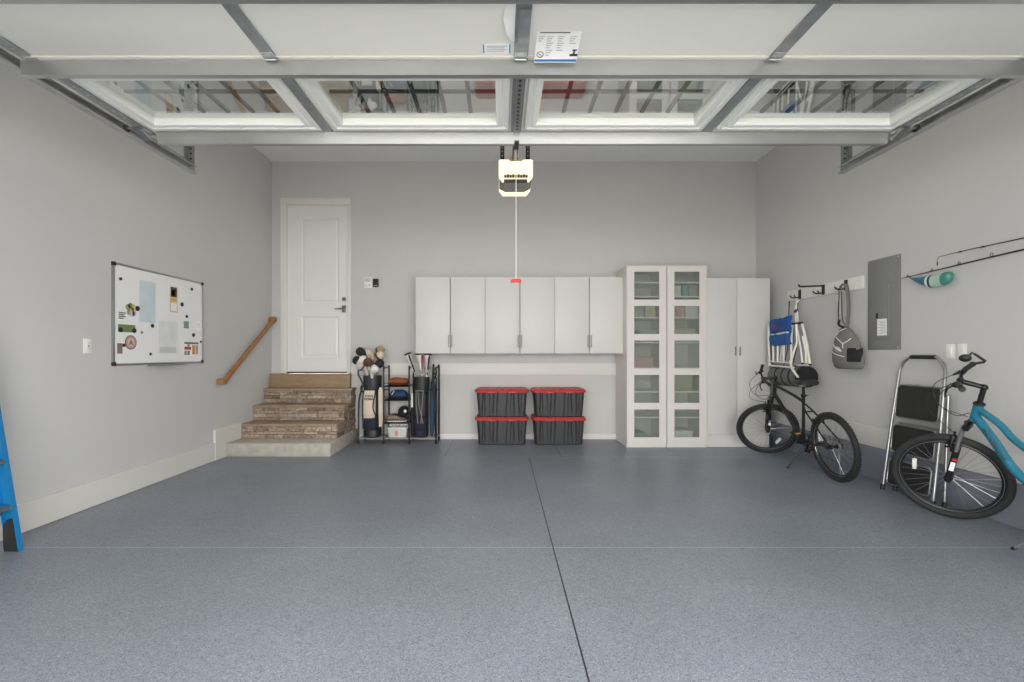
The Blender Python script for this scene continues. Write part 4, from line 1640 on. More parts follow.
def bicycle(nm, label, world, lean, steer, frame_m, style):
    R, r = style.get('R', .33), .026
    t = thing(nm, label, 'bicycle', (world[0], world[1] + .55, 0))
    X = Matrix.Translation(world) @ Matrix.Rotation(style.get('turn', 0), 4, 'Z') @ Matrix.Rotation(-lean, 4, 'Y')
    hz = style['hz']                     # height of lower head cup
    u = V(0, -.326, .945)
    S0 = V(0, 1.115 - .345 * (hz - R), hz)
    F = X @ Matrix.Translation(S0) @ Matrix.Rotation(steer, 4, u) @ Matrix.Translation(-S0)
    FA = V(0, 1.16, R)
    RA = V(0, 0, R)
    BB = V(0, style.get('bb', .455), .285)

    def wheel(c, mx, name, sub, white_refl):
        w = MB(mx)
        w.torus(c, (1, 0, 0), R - r, r, 56, 12, sq=(1, 1))
        for k in range(72 if style.get('knobs', True) else 0):           # tread blocks
            a = 2 * math.pi * k / 64
            e = V(0, math.cos(a), math.sin(a))
            for s in (-1, 1):
                p = c + e * (R - .0038) + V(s * .012, 0, 0)
                w.box(p.x - .006, p.x + .006, p.y - .005, p.y + .005, p.z - .004, p.z + .004, rot=Matrix.Rotation(a, 4, 'X'))
        wh = w.build(name, RUBBER, t)
        q = MB(mx)
        q.torus(c, (1, 0, 0), R - .060, .012, 56, 8, sq=(1.0, .95))
        q.build('rim', BLACKM, wh)
        q = MB(mx)
        for s in (-1, 1):
            q.torus(c + V(s * .0105, 0, 0), (1, 0, 0), R - .056, .0022, 56, 6)
        q.build('rim_edge', ALU, wh)
        q = MB(mx)
        for k in range(32):
            a = 2 * math.pi * k / 32
            b = a + (.5 if k % 4 < 2 else -.5)
            s = 1 if k % 2 else -1
            q.tube([c + V(s * .028, .022 * math.cos(b), .022 * math.sin(b)), c + V(0, (R - .068) * math.cos(a), (R - .068) * math.sin(a))], .0013, 5)
        q.build('spokes', ALU, wh)
        q = MB(mx)
        q.lathe(c + V(-.05, 0, 0), (1, 0, 0), [(.006, 0), (.012, .004), (.025, .018), (.025, .024), (.014, .03), (.014, .07), (.025, .076), (.025, .082), (.012, .096), (.006, .1)], 16)
        q.build('hub', BLACKM, wh)
        q = MB(mx)
        a = sub
        p = c + V(.012, .20 * math.cos(a), .20 * math.sin(a))
        q.box(p.x - .006, p.x + .006, p.y - .04, p.y + .04, p.z - .012, p.z + .012, bev=.004, rot=Matrix.Rotation(a + math.pi / 2 - .3, 4, 'X'))
        p = c + V(-.012, .20 * math.cos(a), .20 * math.sin(a))
        q.box(p.x - .006, p.x + .006, p.y - .04, p.y + .04, p.z - .012, p.z + .012, bev=.004, rot=Matrix.Rotation(a + math.pi / 2 - .3, 4, 'X'))
        q.build('reflector', mat('clear_reflector', (225, 225, 220), .25), wh)
        return wh

    wheel(FA, F, 'front_wheel', style['refl'], True)
    wheel(RA, X, 'rear_wheel', .3, True)
    # frame
    fr = MB(X)
    Hl, Hu = S0 + u * .0, S0 + u * style['head']
    fr.cyl(Hl, Hu, style['tube'] * 1.12, n=16)
    st_top = V(0, style.get('sty', .325), style['seat_h'])
    fr.cyl(BB, st_top, style['tube'] * .8, n=12)
    tt = [S0 + u * (style['head'] - .03)] + [V(*p) for p in style['tt']]
    fr.tube(bez(tt, 6), style['tube'] * .86, 12)
    dt = [S0 + u * .035] + [V(*p) for p in style['dt']] + [BB + V(0, .01, .01)]
    fr.tube(bez(dt, 6), style['tube'] * 1.1, 12)
    fr.cyl(BB + V(-.036, 0, 0), BB + V(.036, 0, 0), .021, n=14)
    for s in (-1, 1):
        fr.tube([BB + V(s * .022, -.02, 0), BB + V(s * .035, -.1, .01), RA + V(s * .062, .06, .0), RA + V(s * .066, 0, 0)], [.010, .010, .008, .007], 8)
        fr.tube([V(s * .012, st_top.y + .005, style['seat_h'] - .09), V(s * .04, st_top.y - .075, style['seat_h'] - .16), RA + V(s * .062, .02, .06), RA + V(s * .066, 0, 0)], [.008, .009, .008, .007], 8)
        fr.box(s * .066 - .004, s * .066 + .004, -.025, .03, R - .02, R + .025, bev=.002)
    fr.tube([V(-.04, st_top.y - .075, style['seat_h'] - .16), V(.04, st_top.y - .075, style['seat_h'] - .16)], .007, 8)
    frm = fr.build('frame', frame_m, t)
    # headset, seat clamp
    q = MB(X)
    q.lathe(Hl + u * -.012, u, [(style['tube'] * 1.15, 0), (style['tube'] * 1.3, .004), (style['tube'] * 1.3, .012)], 16)
    q.build('headset_cup', BLACK, t)
    q = MB(X)
    q.lathe(Hu, u, [(style['tube'] * 1.3, 0), (style['tube'] * 1.3, .01), (style['tube'] * .9, .018)], 16)
    q.build('headset_cup', BLACK, t)
    # fork
    q = MB(F)
    crown = S0 - u * .03
    top = crown + V(0, .04, -.015)
    q.tube([crown + V(-.062, .035, -.01), crown + V(0, .02, .0), crown + V(.062, .035, -.01)], [.02, .024, .02], 10)
    for s in (-1, 1):
        a = FA + V(s * .060, 0, 0)
        b = a + u * ((hz - .06 - R) / .945)
        q.tube([a - u * .01, a + u * .24], [.019, .021], 10, mi=0)
        q.tube([a + u * .23, b], .0145, 10, mi=1)
        q.ell(a, (.012, .02, .024), mi=0, n=10, m=8)
    a, b = FA + V(-.060, 0, 0) + u * .235, FA + V(.060, 0, 0) + u * .235
    q.tube([a + V(0, .01, .01), (a + b) / 2 + V(0, .045, .045) + u * .02, b + V(0, .01, .01)], .011, 8)
    fk = q.build('fork', [BLACKM, style['stanchion']], t)
    q = MB(F)
    for s, c in ((-1, 0),):
        a = FA + V(s * .079, -.004, 0)
        hh = .07 if style['name'] == 'blue' else .035
        q.box(a.x - .003, a.x + .001, a.y - .052, a.y - .026, R + .08, R + .08 + hh, mi=0, rot=Matrix.Rotation(.33, 4, 'X'))
        q.box(a.x - .0035, a.x + .001, a.y - .058 - hh * .2, a.y - .034 - hh * .2, R + .088 + hh, R + .108 + hh, mi=1, rot=Matrix.Rotation(.33, 4, 'X'))
    q.build('fork_decal', [PAPER, RED if style['name'] == 'blue' else mat('decal_pink', (180, 140, 130), .5)], fk)
    # rim brakes front
    q = MB(F)
    for s in (-1, 1):
        a = FA + V(s * .05, .025, 0) + u * .235
        q.tube([a, a + u * .06 + V(s * .012, .012, 0), a + u * .12 + V(-s * .012, .012, 0)], .008, 8)
        q.box(s * .028 - .006, s * .028 + .006, a.y - .02 - .01, a.y + .045 - .01, a.z + .02, a.z + .034, bev=.003)
    q.tube([FA + V(-.05, .04, 0) + u * .35, FA + V(.05, .04, 0) + u * .35], .004, 6)
    q.build('front_brake', BLACKM, t)
    q = MB(X)
    for s in (-1, 1):
        sa = V(s * .04, st_top.y - .075, style['seat_h'] - .16)
        ra = RA + V(s * .062, .02, .06)
        sd_ = (sa - ra).normalized()
        a = ra + sd_ * .205
        q.tube([a, a + sd_ * .045 + V(s * .008, -.018, .0), a + sd_ * .085 + V(-s * .018, -.012, .0)], .0075, 8)
        q.box(s * .028 - .006, s * .028 + .006, a.y - .02, a.y + .03, a.z + .018, a.z + .030, bev=.003)
    q.build('rear_brake', BLACKM, t)
    # stem and bar
    top_st = Hu + u * style['stem_up']
    clamp = top_st + V(0, style['stem_f'], style['stem_r'])
    q = MB(F)
    q.tube([Hu + u * .01, top_st + u * .012], style['tube'] * .62, 12)
    q.tube([top_st, top_st + V(0, .03, style['stem_r'] * .3), clamp], [.017, .016, .018], 10)
    q.cyl(clamp + V(-.025, 0, 0), clamp + V(.025, 0, 0), .020, n=12)
    q.ell(top_st, (.022, .022, .022), n=10, m=8)
    q.build('stem', BLACKM, t)
    hw = style['bar_w']
    rise = style['rise']

    def bp(x):
        a = abs(x)
        f = min(1, max(0, (a - .04) / .09))
        return clamp + V(x, -.05 * max(0, (a - .12)) / .2, rise * f + .02 * max(0, a - .12))
    q = MB(F)
    q.tube([bp(x) for x in (-hw, -.22, -.14, -.1, -.05, 0, .05, .1, .14, .22, hw)], .0115, 10)
    hb = q.build('handlebar', BLACKM, t)
    for s in (-1, 1):
        q = MB(F)
        q.tube([bp(s * (hw - .125)), bp(s * (hw - .12)), bp(s * (hw - .06)), bp(s * (hw - .003)), bp(s * (hw + .004))], [.017, .0175, .0165, .0185, .014], 12)
        q.build('grip', BLACK, hb)
        q = MB(F)
        a = bp(s * (hw - .155))
        q.ell(a + V(0, .01, -.012), (.022, .024, .02), n=10, m=8)
        q.ell(a + V(-s * .03, -.012, .012), (.022, .018, .016), n=10, m=8)
        q.tube([a + V(0, .02, -.012), a + V(s * .02, .055, -.03), a + V(s * .09, .06, -.045), a + V(s * .135, .052, -.048)], [.008, .008, .006, .007], 8)
        q.build('brake_lever', BLACKM, hb)
    # cables
    q = MB(F)
    bt = FA + u * .36 + V(.03, .05, 0)
    q.tube(bez([bp(-hw + .17) + V(0, .03, -.01), clamp + V(-.10, .16, -.06), clamp + V(-.03, .19, -.20), bt], 7), .0026, 6)
    q.tube(bez([bp(hw - .17) + V(0, .03, -.01), clamp + V(.06, .15, -.04), clamp + V(-.02, .13, -.17), Hl + V(-.035, .02, .04)], 7), .0026, 6)
    q.tube(bez([bp(-hw + .19) + V(0, .03, .0), clamp + V(-.12, .12, -.10), clamp + V(-.09, .05, -.22), Hl + V(-.035, .01, .07)], 7), .0026, 6)
    q.build('cable', BLACK, t)
    # seat post and saddle
    sd = (st_top - BB).normalized()
    sp_top = st_top + sd * style['post']
    q = MB(X)
    q.cyl(st_top - sd * .02, sp_top, .0145, n=12)
    q.lathe(st_top - sd * .012, sd, [(.022, 0), (.024, .004), (.024, .026), (.018, .03)], 14)
    q.tube([st_top + V(.02, .01, 0), st_top + V(.05, .0, .0)], .006, 6)
    q.build('seat_post', BLACKM, t)
    q = MB(X)
    rings = []
    for yy, w, h, zt in ((-.135, .055, .03, .03), (-.125, .09, .045, .045), (-.09, .108, .055, .052), (-.04, .098, .05, .048), (.02, .062, .042, .042), (.07, .036, .036, .04), (.12, .024, .03, .038), (.145, .014, .02, .03)):
        ring = []
        for k in range(16):
            a = 2 * math.pi * k / 16
            ring.append(sp_top + V(w * math.cos(a), yy, zt + (h * .45) * math.sin(a) - (.02 * abs(math.cos(a)) if math.sin(a) < .5 else .004 * abs(math.cos(a)))))
        rings.append(ring)
    q.loft(rings)
    sdl = q.build('saddle', BLACK, t, ang=60)
    q = MB(X)
    for s in (-1, 1):
        q.tube([sp_top + V(s * .022, -.09, .022), sp_top + V(s * .022, -.03, .004), sp_top + V(s * .022, .04, .006), sp_top + V(s * .012, .10, .026)], .0035, 6)
    q.box(-.03, .03, sp_top.y - .02, sp_top.y + .02, sp_top.z - .008, sp_top.z + .012, bev=.004)
    q.build('saddle_rail', CHROME, sdl)
    # drivetrain (right side)
    q = MB(X)
    for x, rr in ((.048, .082), (.054, .064)):
        q.torus(BB + V(x, 0, 0), (1, 0, 0), rr, .006, 40, 6, sq=(1, .35))
    for k in range(4):
        a = math.pi / 2 * k + .4
        q.tube([BB + V(.05, 0, 0), BB + V(.05, .078 * math.cos(a), .078 * math.sin(a))], .008, 6)
    q.cyl(BB + V(-.062, 0, 0), BB + V(.066, 0, 0), .009, n=10)
    ca = style['crank']
    ce = V(0, .17 * math.cos(ca), .17 * math.sin(ca))
    q.tube([BB + V(.064, 0, 0), BB + V(.070, 0, 0) + ce], [.013, .010], 8)
    q.tube([BB + V(-.064, 0, 0), BB + V(-.070, 0, 0) - ce], [.013, .010], 8)
    q.build('crankset', BLACKM, t)
    for s in (1, -1):
        q = MB(X)
        c = BB + V(s * .070, 0, 0) + ce * s
        q.cyl(c, c + V(s * .1, 0, 0), .006, n=8)
        for dy in (-.035, .035):
            q.box(c.x + s * .02, c.x + s * .10, c.y + dy - .006, c.y + dy + .006, c.z - .011, c.z + .011, bev=.003)
        for dx in (.022, .06, .098):
            q.box(c.x + s * dx - .004, c.x + s * dx + .004, c.y - .035, c.y + .035, c.z - .009, c.z + .009)
        pd = q.build('pedal', BLACK, t)
        q = MB(X)
        for dy in (-.043, .043):
            q.box(c.x + s * .035, c.x + s * .085, c.y + dy - .003, c.y + dy + .003, c.z - .008, c.z + .008, bev=.002)
        q.build('reflector', mat('amber_reflector', (170, 116, 56), .3), pd)
    q = MB(X)
    for k in range(6):
        q.torus(RA + V(.030 + k * .0045, 0, 0), (1, 0, 0), .055 - k * .006, .0025, 28, 5)
    q.lathe(RA + V(.028, 0, 0), (1, 0, 0), [(.045, 0), (.045, .002), (.02, .024), (.012, .034)], 20)
    q.tube([RA + V(.055, .0, -.02), RA + V(.055, .01, -.07), RA + V(.05, .03, -.15)], .011, 8)
    for p in (RA + V(.05, .012, -.085), RA + V(.05, .03, -.15)):
        q.lathe(p + V(-.005, 0, 0), (1, 0, 0), [(.02, 0), (.02, .01)], 14)
    q.build('derailleur', GALVD, t)
    q = MB(X)
    q.tube([RA + V(.046, .0, .052), BB + V(.05, 0, .084)], .0035, 5)
    q.tube([BB + V(.05, 0, -.084), RA + V(.05, .04, -.168), RA + V(.05, .012, -.16)], .0035, 5)
    q.build('chain', HANG, t)
    # kickstand: from behind the bottom bracket to the ground on the left
    a = X @ (BB + V(-.02, -.05, -.01))
    e = V(*style['kick'])
    q = MB()
    q.cyl(a, e + V(0, 0, .012), .0085, .0075, n=10)
    q.ell(a, (.02, .024, .018), n=10, m=8)
    ks = q.build('kickstand', style['kick_m'], t)
    q = MB()
    q.tube([e + V(.02, 0, .020) * .6 + V(0, 0, .004), e + V(-.012, 0, .009)], [.011, .009], 8)
    q.build('rubber_tip', BLACK, ks)
    return t, X, F, bp, frm, bez(dt, 6)


bicycle('bicycle', 'black mountain bicycle on its kickstand by the wardrobe', V(3.285, 4.44, 0), .105, math.radians(69), GREYF,
        dict(name='black', R=.337, turn=-.045, bb=.49, sty=.40, hz=.74, head=.17, tube=.0195, tt=[(0, .62, .80), (0, .41, .735)], dt=[(0, .72, .53)], seat_h=.80, stanchion=BLACKM,
             stem_up=.07, stem_f=.13, stem_r=.02, bar_w=.30, rise=.04, post=.11, crank=-.9, refl=4.35, kick=(3.10, 4.92, 0), kick_m=BLACKM))
bk, X, F, bp, frm, dt = bicycle('bicycle', 'teal blue bicycle with wide handlebar at the right edge by the step stool', V(3.395, 2.245, 0), .075, math.radians(40), TEAL,
        dict(name='blue', R=.337, hz=.775, head=.125, tube=.025, knobs=False, tt=[(0, .80, .775), (0, .70, .67), (0, .50, .555), (0, .375, .53)], dt=[(0, .845, .66), (0, .715, .47)], seat_h=.70, stanchion=ALU,
             stem_up=.13, stem_f=.11, stem_r=.055, bar_w=.30, rise=.03, post=.17, crank=.3, refl=.45, kick=(3.25, 2.885, 0), kick_m=ALU))
# mirror at the right bar end of the blue bicycle
q = MB(F)
e = bp(.305)
q.tube([e, e + V(.0, -.055, .005), e + V(.0, -.062, .012), e + V(-.005, -.02, .07), e + V(-.01, -.005, .085), e + V(-.02, .02, .06)], .009, 8)
q.ell(e + V(-.012, .035, .05), (.018, .036, .030), n=14, m=8)
q.build('mirror', BLACK, bk)
# maker's lettering along the down tube, on the side facing the room
def on_tube(x, y, z):
    k = .115 + x
    for p, q_ in zip(dt, dt[1:]):
        l = (q_ - p).length
        if k <= l or q_ is dt[-1]:
            break
        k -= l
    d_ = (q_ - p).normalized()
    n2 = V(0, -d_.z, d_.y)
    if n2.z < 0:
        n2 = -n2
    rr_ = .0277
    ph = .45 + y / rr_
    return p + d_ * k + (V(-1, 0, 0) * math.cos(ph) + n2 * math.sin(ph)) * (rr_ + z)


lettering('lettering', 'MOTOBECANE', .034, X, LETTERD, frm, .0008, .0008, wrap=lambda x, y, z: on_tube(x + .10, y, z))

# ------------------------------------------------------------------ golf rack
t = thing('golf_rack', 'black metal golf organiser rack with shelves beside the stone steps', 'golf rack', (-1.42, 6.42, 0))
gy0, gy1 = 6.25, 6.555
gx = (-1.957, -1.612, -1.262, -.893)
for i, x in enumerate(gx):
    mb = MB()
    if i in (0, 3):
        o = -.0 if i == 0 else .0
        s = 1 if i == 0 else -1
        pts = [(x, gy0, .03), (x, gy0, .42), (x + s * .01, gy0, .62), (x + s * .055, gy0, .80), (x + s * .045, gy0, .86), (x, gy0, .95), (x, gy0, 1.01), (x + s * .01, gy0 + .03, 1.04), (x + s * .02, (gy0 + gy1) / 2, 1.045), (x + s * .01, gy1 - .03, 1.04), (x, gy1, 1.0), (x, gy1, .03)]
        mb.tube(bez(pts, 3), .0125, 8)
    else:
        pts = [(x, gy0, .03), (x, gy0, .99), (x, gy0 + .02, 1.03), (x, gy0 + .06, 1.045), (x, gy1 - .06, 1.045), (x, gy1 - .02, 1.03), (x, gy1, .99), (x, gy1, .03)]
        mb.tube(bez(pts, 3), .0115, 8)
    mb.build('post', BLACKM, t)
for x in gx:
    for y in (gy0, gy1):
        mb = MB()
        mb.cyl((x, y, .0), (x, y, .035), .014, .017, n=10)
        mb.build('foot', BLACK, t)
mb = MB()
for y in (gy0, gy1):
    mb.tube([(gx[0], y, .075), (gx[3], y, .075)], .008, 6)
for k in range(9):
    y = gy0 + (gy1 - gy0) * (k + .5) / 9
    mb.tube([(gx[0], y, .072), (gx[3], y, .072)], .0032, 5)
for x in gx:
    mb.tube([(x, gy0, .072), (x, gy1, .072)], .006, 6)
mb.build('base_shelf', mat('pale_wire', (176, 176, 172), .4, .6), t)
for z in (.79, .60, .285):
    mb = MB()
    for y in (gy0, gy1):
        mb.tube([(gx[1], y, z), (gx[2], y, z)], .008, 6)
    for k in range(8):
        y = gy0 + (gy1 - gy0) * (k + .5) / 8
        mb.tube([(gx[1], y, z), (gx[2], y, z)], .0035, 5)
    mb.tube([(gx[1], gy0, z + .045), (gx[2], gy0, z + .045)], .005, 6)
    for x in (gx[1], gx[2]):
        mb.tube([(x, gy0, z), (x, gy1, z)], .006, 6)
    mb.build('shelf', BLACKM, t)
for xa, xb, z in ((gx[0], gx[1], .72), (gx[2], gx[3], .72)):
    mb = MB()
    for y in (gy1,):
        mb.tube([(xa, y, z), (xb, y, z)], .008, 6)
    mb.build('cross_bar', BLACKM, t)

BZ = .081


def golf_bag(nm, label, x, y, r, h, lean, cols, parts, nmz=None):
    """tapered cart bag, leaning a little about its base"""
    M4 = Matrix.Translation((x, y, BZ)) @ Matrix.Rotation(lean, 4, 'Y')
    t = thing(nm, label, 'golf bag', (x, y, BZ))
    n = 28

    def ring(z, rx, ry, sq=.12):
        out = []
        for k in range(n):
            a = 2 * math.pi * k / n
            c, s_ = math.cos(a), math.sin(a)
            f = 1 + sq * (abs(c * s_) * 2) ** 2 * .5
            out.append((rx * c * f, ry * s_ * f, z))
        return out
    q = MB(M4)
    q.loft([ring(0, r * .9, r * .9), ring(.012, r, r), ring(.10, r, r), ring(.11, r * .96, r * .96)])
    q.build('base', cols['base'], t)
    q = MB(M4)
    q.loft([ring(.108, r * .95, r * .93), ring(.2, r * .97, r * .93), ring(.4, r * .94, r * .9), ring(h - .19, r * .93, r * .9)])
    q.build('body', cols['body'], t)
    q = MB(M4)
    R2 = r * 1.0
    q.loft([ring(h - .20, r * .96, r * .94), ring(h - .17, R2, R2), ring(h - .03, R2 * 1.03, R2 * 1.03), ring(h, R2 * 1.03, R2 * 1.03), ring(h, R2 * .92, R2 * .92), ring(h - .10, R2 * .9, R2 * .9)], caps=False)
    q.loft([ring(h - .10, R2 * .9, R2 * .9), ring(h - .101, R2 * .9, R2 * .9)])
    q.build('collar', cols['collar'], t)
    parts(t, M4, r, h)
    return t, M4


def pouch(q, x0, x1, z0, z1, yf, dep, bulge=.015):
    """soft pocket on the front face"""
    rings = []
    for k in range(8):
        f = k / 7
        z = z0 + (z1 - z0) * f
        b = dep + bulge * math.sin(math.pi * f)
        e = .012 if k in (0, 7) else 0
        rings.append([(x0 + e, yf + .02, z), (x0 + e, yf - b * .6, z), (x0 + .02 + e, yf - b + e, z), ((x0 + x1) / 2, yf - b - .006 + e, z), (x1 - .02 - e, yf - b + e, z), (x1 - e, yf - b * .6, z), (x1 - e, yf + .02, z)])
    q.loft(rings)


def left_parts(t, M4, r, h):
    q = MB(M4)
    pouch(q, -.095, .07, .27, .65, -r * .86, .035)
    pk = q.build('front_pocket', CREAM, t, ang=50)
    q = MB(M4)
    pouch(q, -.085, .09, .10, .265, -r * .86, .03)
    q.build('lower_pocket', NAVY, t, ang=50)
    q = MB(M4)
    rings = []
    for k in range(7):
        f = k / 6
        z = .14 + .55 * f
        b = .035 + .03 * math.sin(math.pi * f)
        rings.append([(r * .82, -.06, z), (r * .9 + b, -.05, z), (r * .95 + b, 0, z), (r * .9 + b, .05, z), (r * .82, .06, z)])
    q.loft(rings)
    q.build('side_pocket', CREAM, t, ang=50)
    q = MB(M4)
    q.tube(bez([(.088, -r - .02, .66), (.06, -r - .05, .5), (.058, -r - .055, .40), (.098, -r - .03, .27), (.10, -r - .01, .16)], 5), .008, 6)
    q.tube([(-.085, -r - .012, .66), (-.10, -r - .014, .5), (-.105, -r * .95, .35), (-.10, -r * .9, .12)], .009, 6)
    q.build('strap', BLKFAB, t)
    for s, z in (('STEVE', .575), ('NOMA', .535)):
        lettering('lettering', s, .042, M4 @ plane_mtx((-.005, -r * .86 - .0595, z), (1, 0, 0), (0, 0, 1)), LETTERD, pk, .0012, .001)
    q = MB(M4)
    q.tube(bez([(-r - .0, -.02, .72), (-r - .035, -.03, .70), (-r - .03, -.03, .64), (-r + .004, -.02, .62)], 5), .009, 6)
    q.build('handle', BLKFAB, t)


bagL, ML = golf_bag('golf_bag', 'cream and navy golf bag full of headcovers at the left of the rack', -1.805, 6.395, .120, .85, 0.0,
                    dict(base=BLACK, body=NAVY, collar=mat('dark_slate_vinyl', (46, 48, 54), .5)), left_parts)


def right_parts(t, M4, r, h):
    q = MB(M4)
    pouch(q, -.07, .075, .30, .62, -r * .86, .025)
    q.build('front_pocket', mat('charcoal_nylon', (52, 54, 55), .75, var=.1, scale=40), t, ang=50)
    q = MB(M4)
    pouch(q, -.075, .085, .10, .28, -r * .86, .03)
    q.build('lower_pocket', NAVY, t, ang=50)
    q = MB(M4)
    for x0, x1 in ((-.055, -.02), (.045, .02), (-.03, .05)):
        q.tube([(x0, -r - .022, .66), (x0 * .7 + x1 * .3, -r - .045, .45), (x1, -r - .035, .20)], .006, 6)
    q.tube(bez([(-.05, -r - .02, .64), (-.02, -r - .05, .655), (.05, -r - .04, .645)], 5), .006, 6)
    q.build('strap', mat('grey_webbing', (130, 132, 130), .7), t)
    q = MB(M4)
    rings = []
    for k in range(6):
        f = k / 5
        z = .16 + .42 * f
        b = .02 + .02 * math.sin(math.pi * f)
        rings.append([(-r * .82, -.05, z), (-r * .9 - b, -.04, z), (-r * .9 - b, .04, z), (-r * .82, .05, z)])
    q.loft(rings)
    q.build('side_pocket', mat('dark_green_nylon', (34, 62, 52), .8), t, ang=50)


bagR, MR = golf_bag('golf_bag', 'black golf bag with three white headcovers at the right of the rack', -1.125, 6.39, .106, .83, 0.015,
                    dict(base=NAVY, body=BLKFAB, collar=mat('black_vinyl', (38, 38, 38), .5)), right_parts)

HC = {k: mat('cover_' + k, c, .7, var=.06, scale=30) for k, c in dict(black=(34, 34, 36), cream=(206, 192, 172), white=(232, 228, 222), brown=(92, 62, 44), blue=(52, 92, 130), tan=(176, 150, 112), olive=(170, 160, 90), red=(170, 40, 50)).items()}


def club(base, tip, kind, m, label, m2=None):
    """shaft standing in the bag with a covered wood or a bare iron head at the top"""
    base, tip = Vector(base), Vector(tip)
    t = thing('golf_club', label, 'golf club', base, 'clubs in the golf bags')
    MB().cyl(base, tip, .0055, .0045, n=8).build('shaft', CHROME, t)
    d = (tip - base).normalized()
    if kind == 'wood':
        side = V(1, 0, 0) if tip.x > base.x else V(-1, 0, 0)
        q = MB()
        rings = []
        dir2 = (d * .55 + side * .75 + V(0, -.35, 0)).normalized()
        pts = [tip - d * .10, tip - d * .05, tip, tip + dir2 * .035, tip + dir2 * .08, tip + dir2 * .115, tip + dir2 * .13]
        q.tube(pts, [.020, .027, .038, .056, .062, .046, .014], 14)
        c = q.build('headcover', [m], t, ang=60)
        if m2:
            q = MB()
            p = tip + dir2 * .05
            q.tube([p - dir2 * .012, p + dir2 * .014], [.0635, .0655], 14)
            q.build('cover_band', m2, c)
    elif kind == 'long':
        q = MB()
        q.tube([tip - d * .27, tip - d * .15, tip - d * .03, tip + d * .02, tip + d * .045, tip + d * .05], [.018, .027, .044, .062, .060, .03], 14, squash=(1.15, .8))
        c = q.build('headcover', [m], t, ang=60)
        q = MB()
        _, u_, w_ = frame(d)
        for s in (-1, 1):
            q.tube([tip - d * .25 + u_ * s * .018, tip - d * .12 + u_ * s * .036, tip - d * .02 + u_ * s * .056, tip + d * .025 + u_ * s * .070], [.008, .011, .013, .011], 8)
        q.build('cover_trim', m2 or HC['black'], c)
        q = MB()
        q.tube([tip + d * .03, tip + d * .052, tip + d * .056], [.068, .058, .012], 14, squash=(1.15, .82))
        q.build('cover_top', HC['black'], c)
    else:
        q = MB()
        a = tip
        q.loft([[a + V(-.006, -.006, -.03), a + V(.006, -.006, -.03), a + V(.006, .006, -.03), a + V(-.006, .006, -.03)],
                [a + V(-.010, -.007, -.005), a + V(.014, -.007, -.005), a + V(.014, .007, -.005), a + V(-.010, .007, -.005)],
                [a + V(-.012, -.012, .012), a + V(.065, -.012, .004), a + V(.065, .004, .004), a + V(-.012, .006, .012)],
                [a + V(-.006, -.016, .030), a + V(.072, -.018, .045), a + V(.072, .0, .045), a + V(-.006, .0, .03)]])
        q.build('iron_head', CHROME, t, ang=30)
    return t


bl = V(-1.80, 6.39, BZ + .76)
for (bxo, byo, tx, ty, tz, kind, m, m2, l) in (
        (-.06, .02, -1.905, 6.36, 1.235, 'wood', HC['black'], None, 'plain black headcover standing highest at the left of the cream and navy bag'),
        (-.05, -.04, -1.93, 6.30, 1.115, 'wood', HC['black'], HC['white'], 'black headcover with a white band drooping left out of the cream and navy bag'),
        (-.02, -.05, -1.835, 6.27, 1.12, 'wood', HC['white'], HC['blue'], 'white and blue headcover at the front of the cream and navy bag'),
        (.0, .05, -1.82, 6.42, 1.22, 'wood', HC['cream'], None, 'cream headcover in the upper middle of the cream and navy bag'),
        (.04, .04, -1.755, 6.44, 1.25, 'wood', HC['tan'], HC['black'], 'tan headcover with a dark band at the top of the cream and navy bag'),
        (.055, -.01, -1.725, 6.33, 1.18, 'wood', HC['cream'], HC['black'], 'big cream headcover at the right of the cream and navy bag'),
        (.03, -.06, -1.775, 6.25, 1.09, 'wood', HC['brown'], None, 'brown headcover behind the small white one in the cream and navy bag'),
        (.015, -.075, -1.775, 6.255, 1.00, 'wood', HC['white'], None, 'small white headcover just above the collar of the cream and navy bag'),
        (-.065, -.03, -1.895, 6.27, 1.02, 'iron', None, None, 'bare iron club low at the left of the cream and navy bag'),
        (-.045, -.06, -1.865, 6.27, 1.04, 'wood', HC['cream'], HC['blue'], 'cream headcover with a blue band low at the left of the cream and navy bag'),
        (.07, -.04, -1.715, 6.27, 1.07, 'wood', HC['black'], None, 'black headcover low at the right of the cream and navy bag'),
        (-.03, .06, -1.85, 6.41, 1.13, 'wood', HC['olive'], HC['white'], 'olive yellow headcover in the cream and navy bag')):
    club(bl + V(bxo, byo, 0), (tx, ty, tz), kind, m, l, m2)
br = V(-1.10, 6.39, BZ + .73)
for (bxo, byo, tx, ty, tz, kind, m, m2, l) in (
        (-.05, .0, -1.285, 6.35, 1.20, 'long', HC['white'], HC['black'], 'tall white headcover with black edges, leftmost in the black bag'),
        (.0, .01, -1.14, 6.36, 1.20, 'long', HC['white'], HC['red'], 'tall white headcover with red edges, in the middle of the black bag'),
        (.05, .0, -1.03, 6.40, 1.19, 'long', HC['white'], HC['black'], 'slim white and black headcover, rightmost in the black bag'),
        (-.04, -.05, -1.185, 6.29, .955, 'iron', None, None, 'bare iron club low at the left of the black bag'),
        (-.01, -.06, -1.135, 6.28, .985, 'iron', None, None, 'bare iron club low in the middle of the black bag'),
        (.03, -.05, -1.075, 6.29, .975, 'iron', None, None, 'bare iron club low at the right of the black bag'),
        (.045, .04, -1.065, 6.44, 1.02, 'iron', None, None, 'bare iron club at the back right of the black bag')):
    club(br + V(bxo, byo, 0), (tx, ty, tz), kind, m, l, m2)

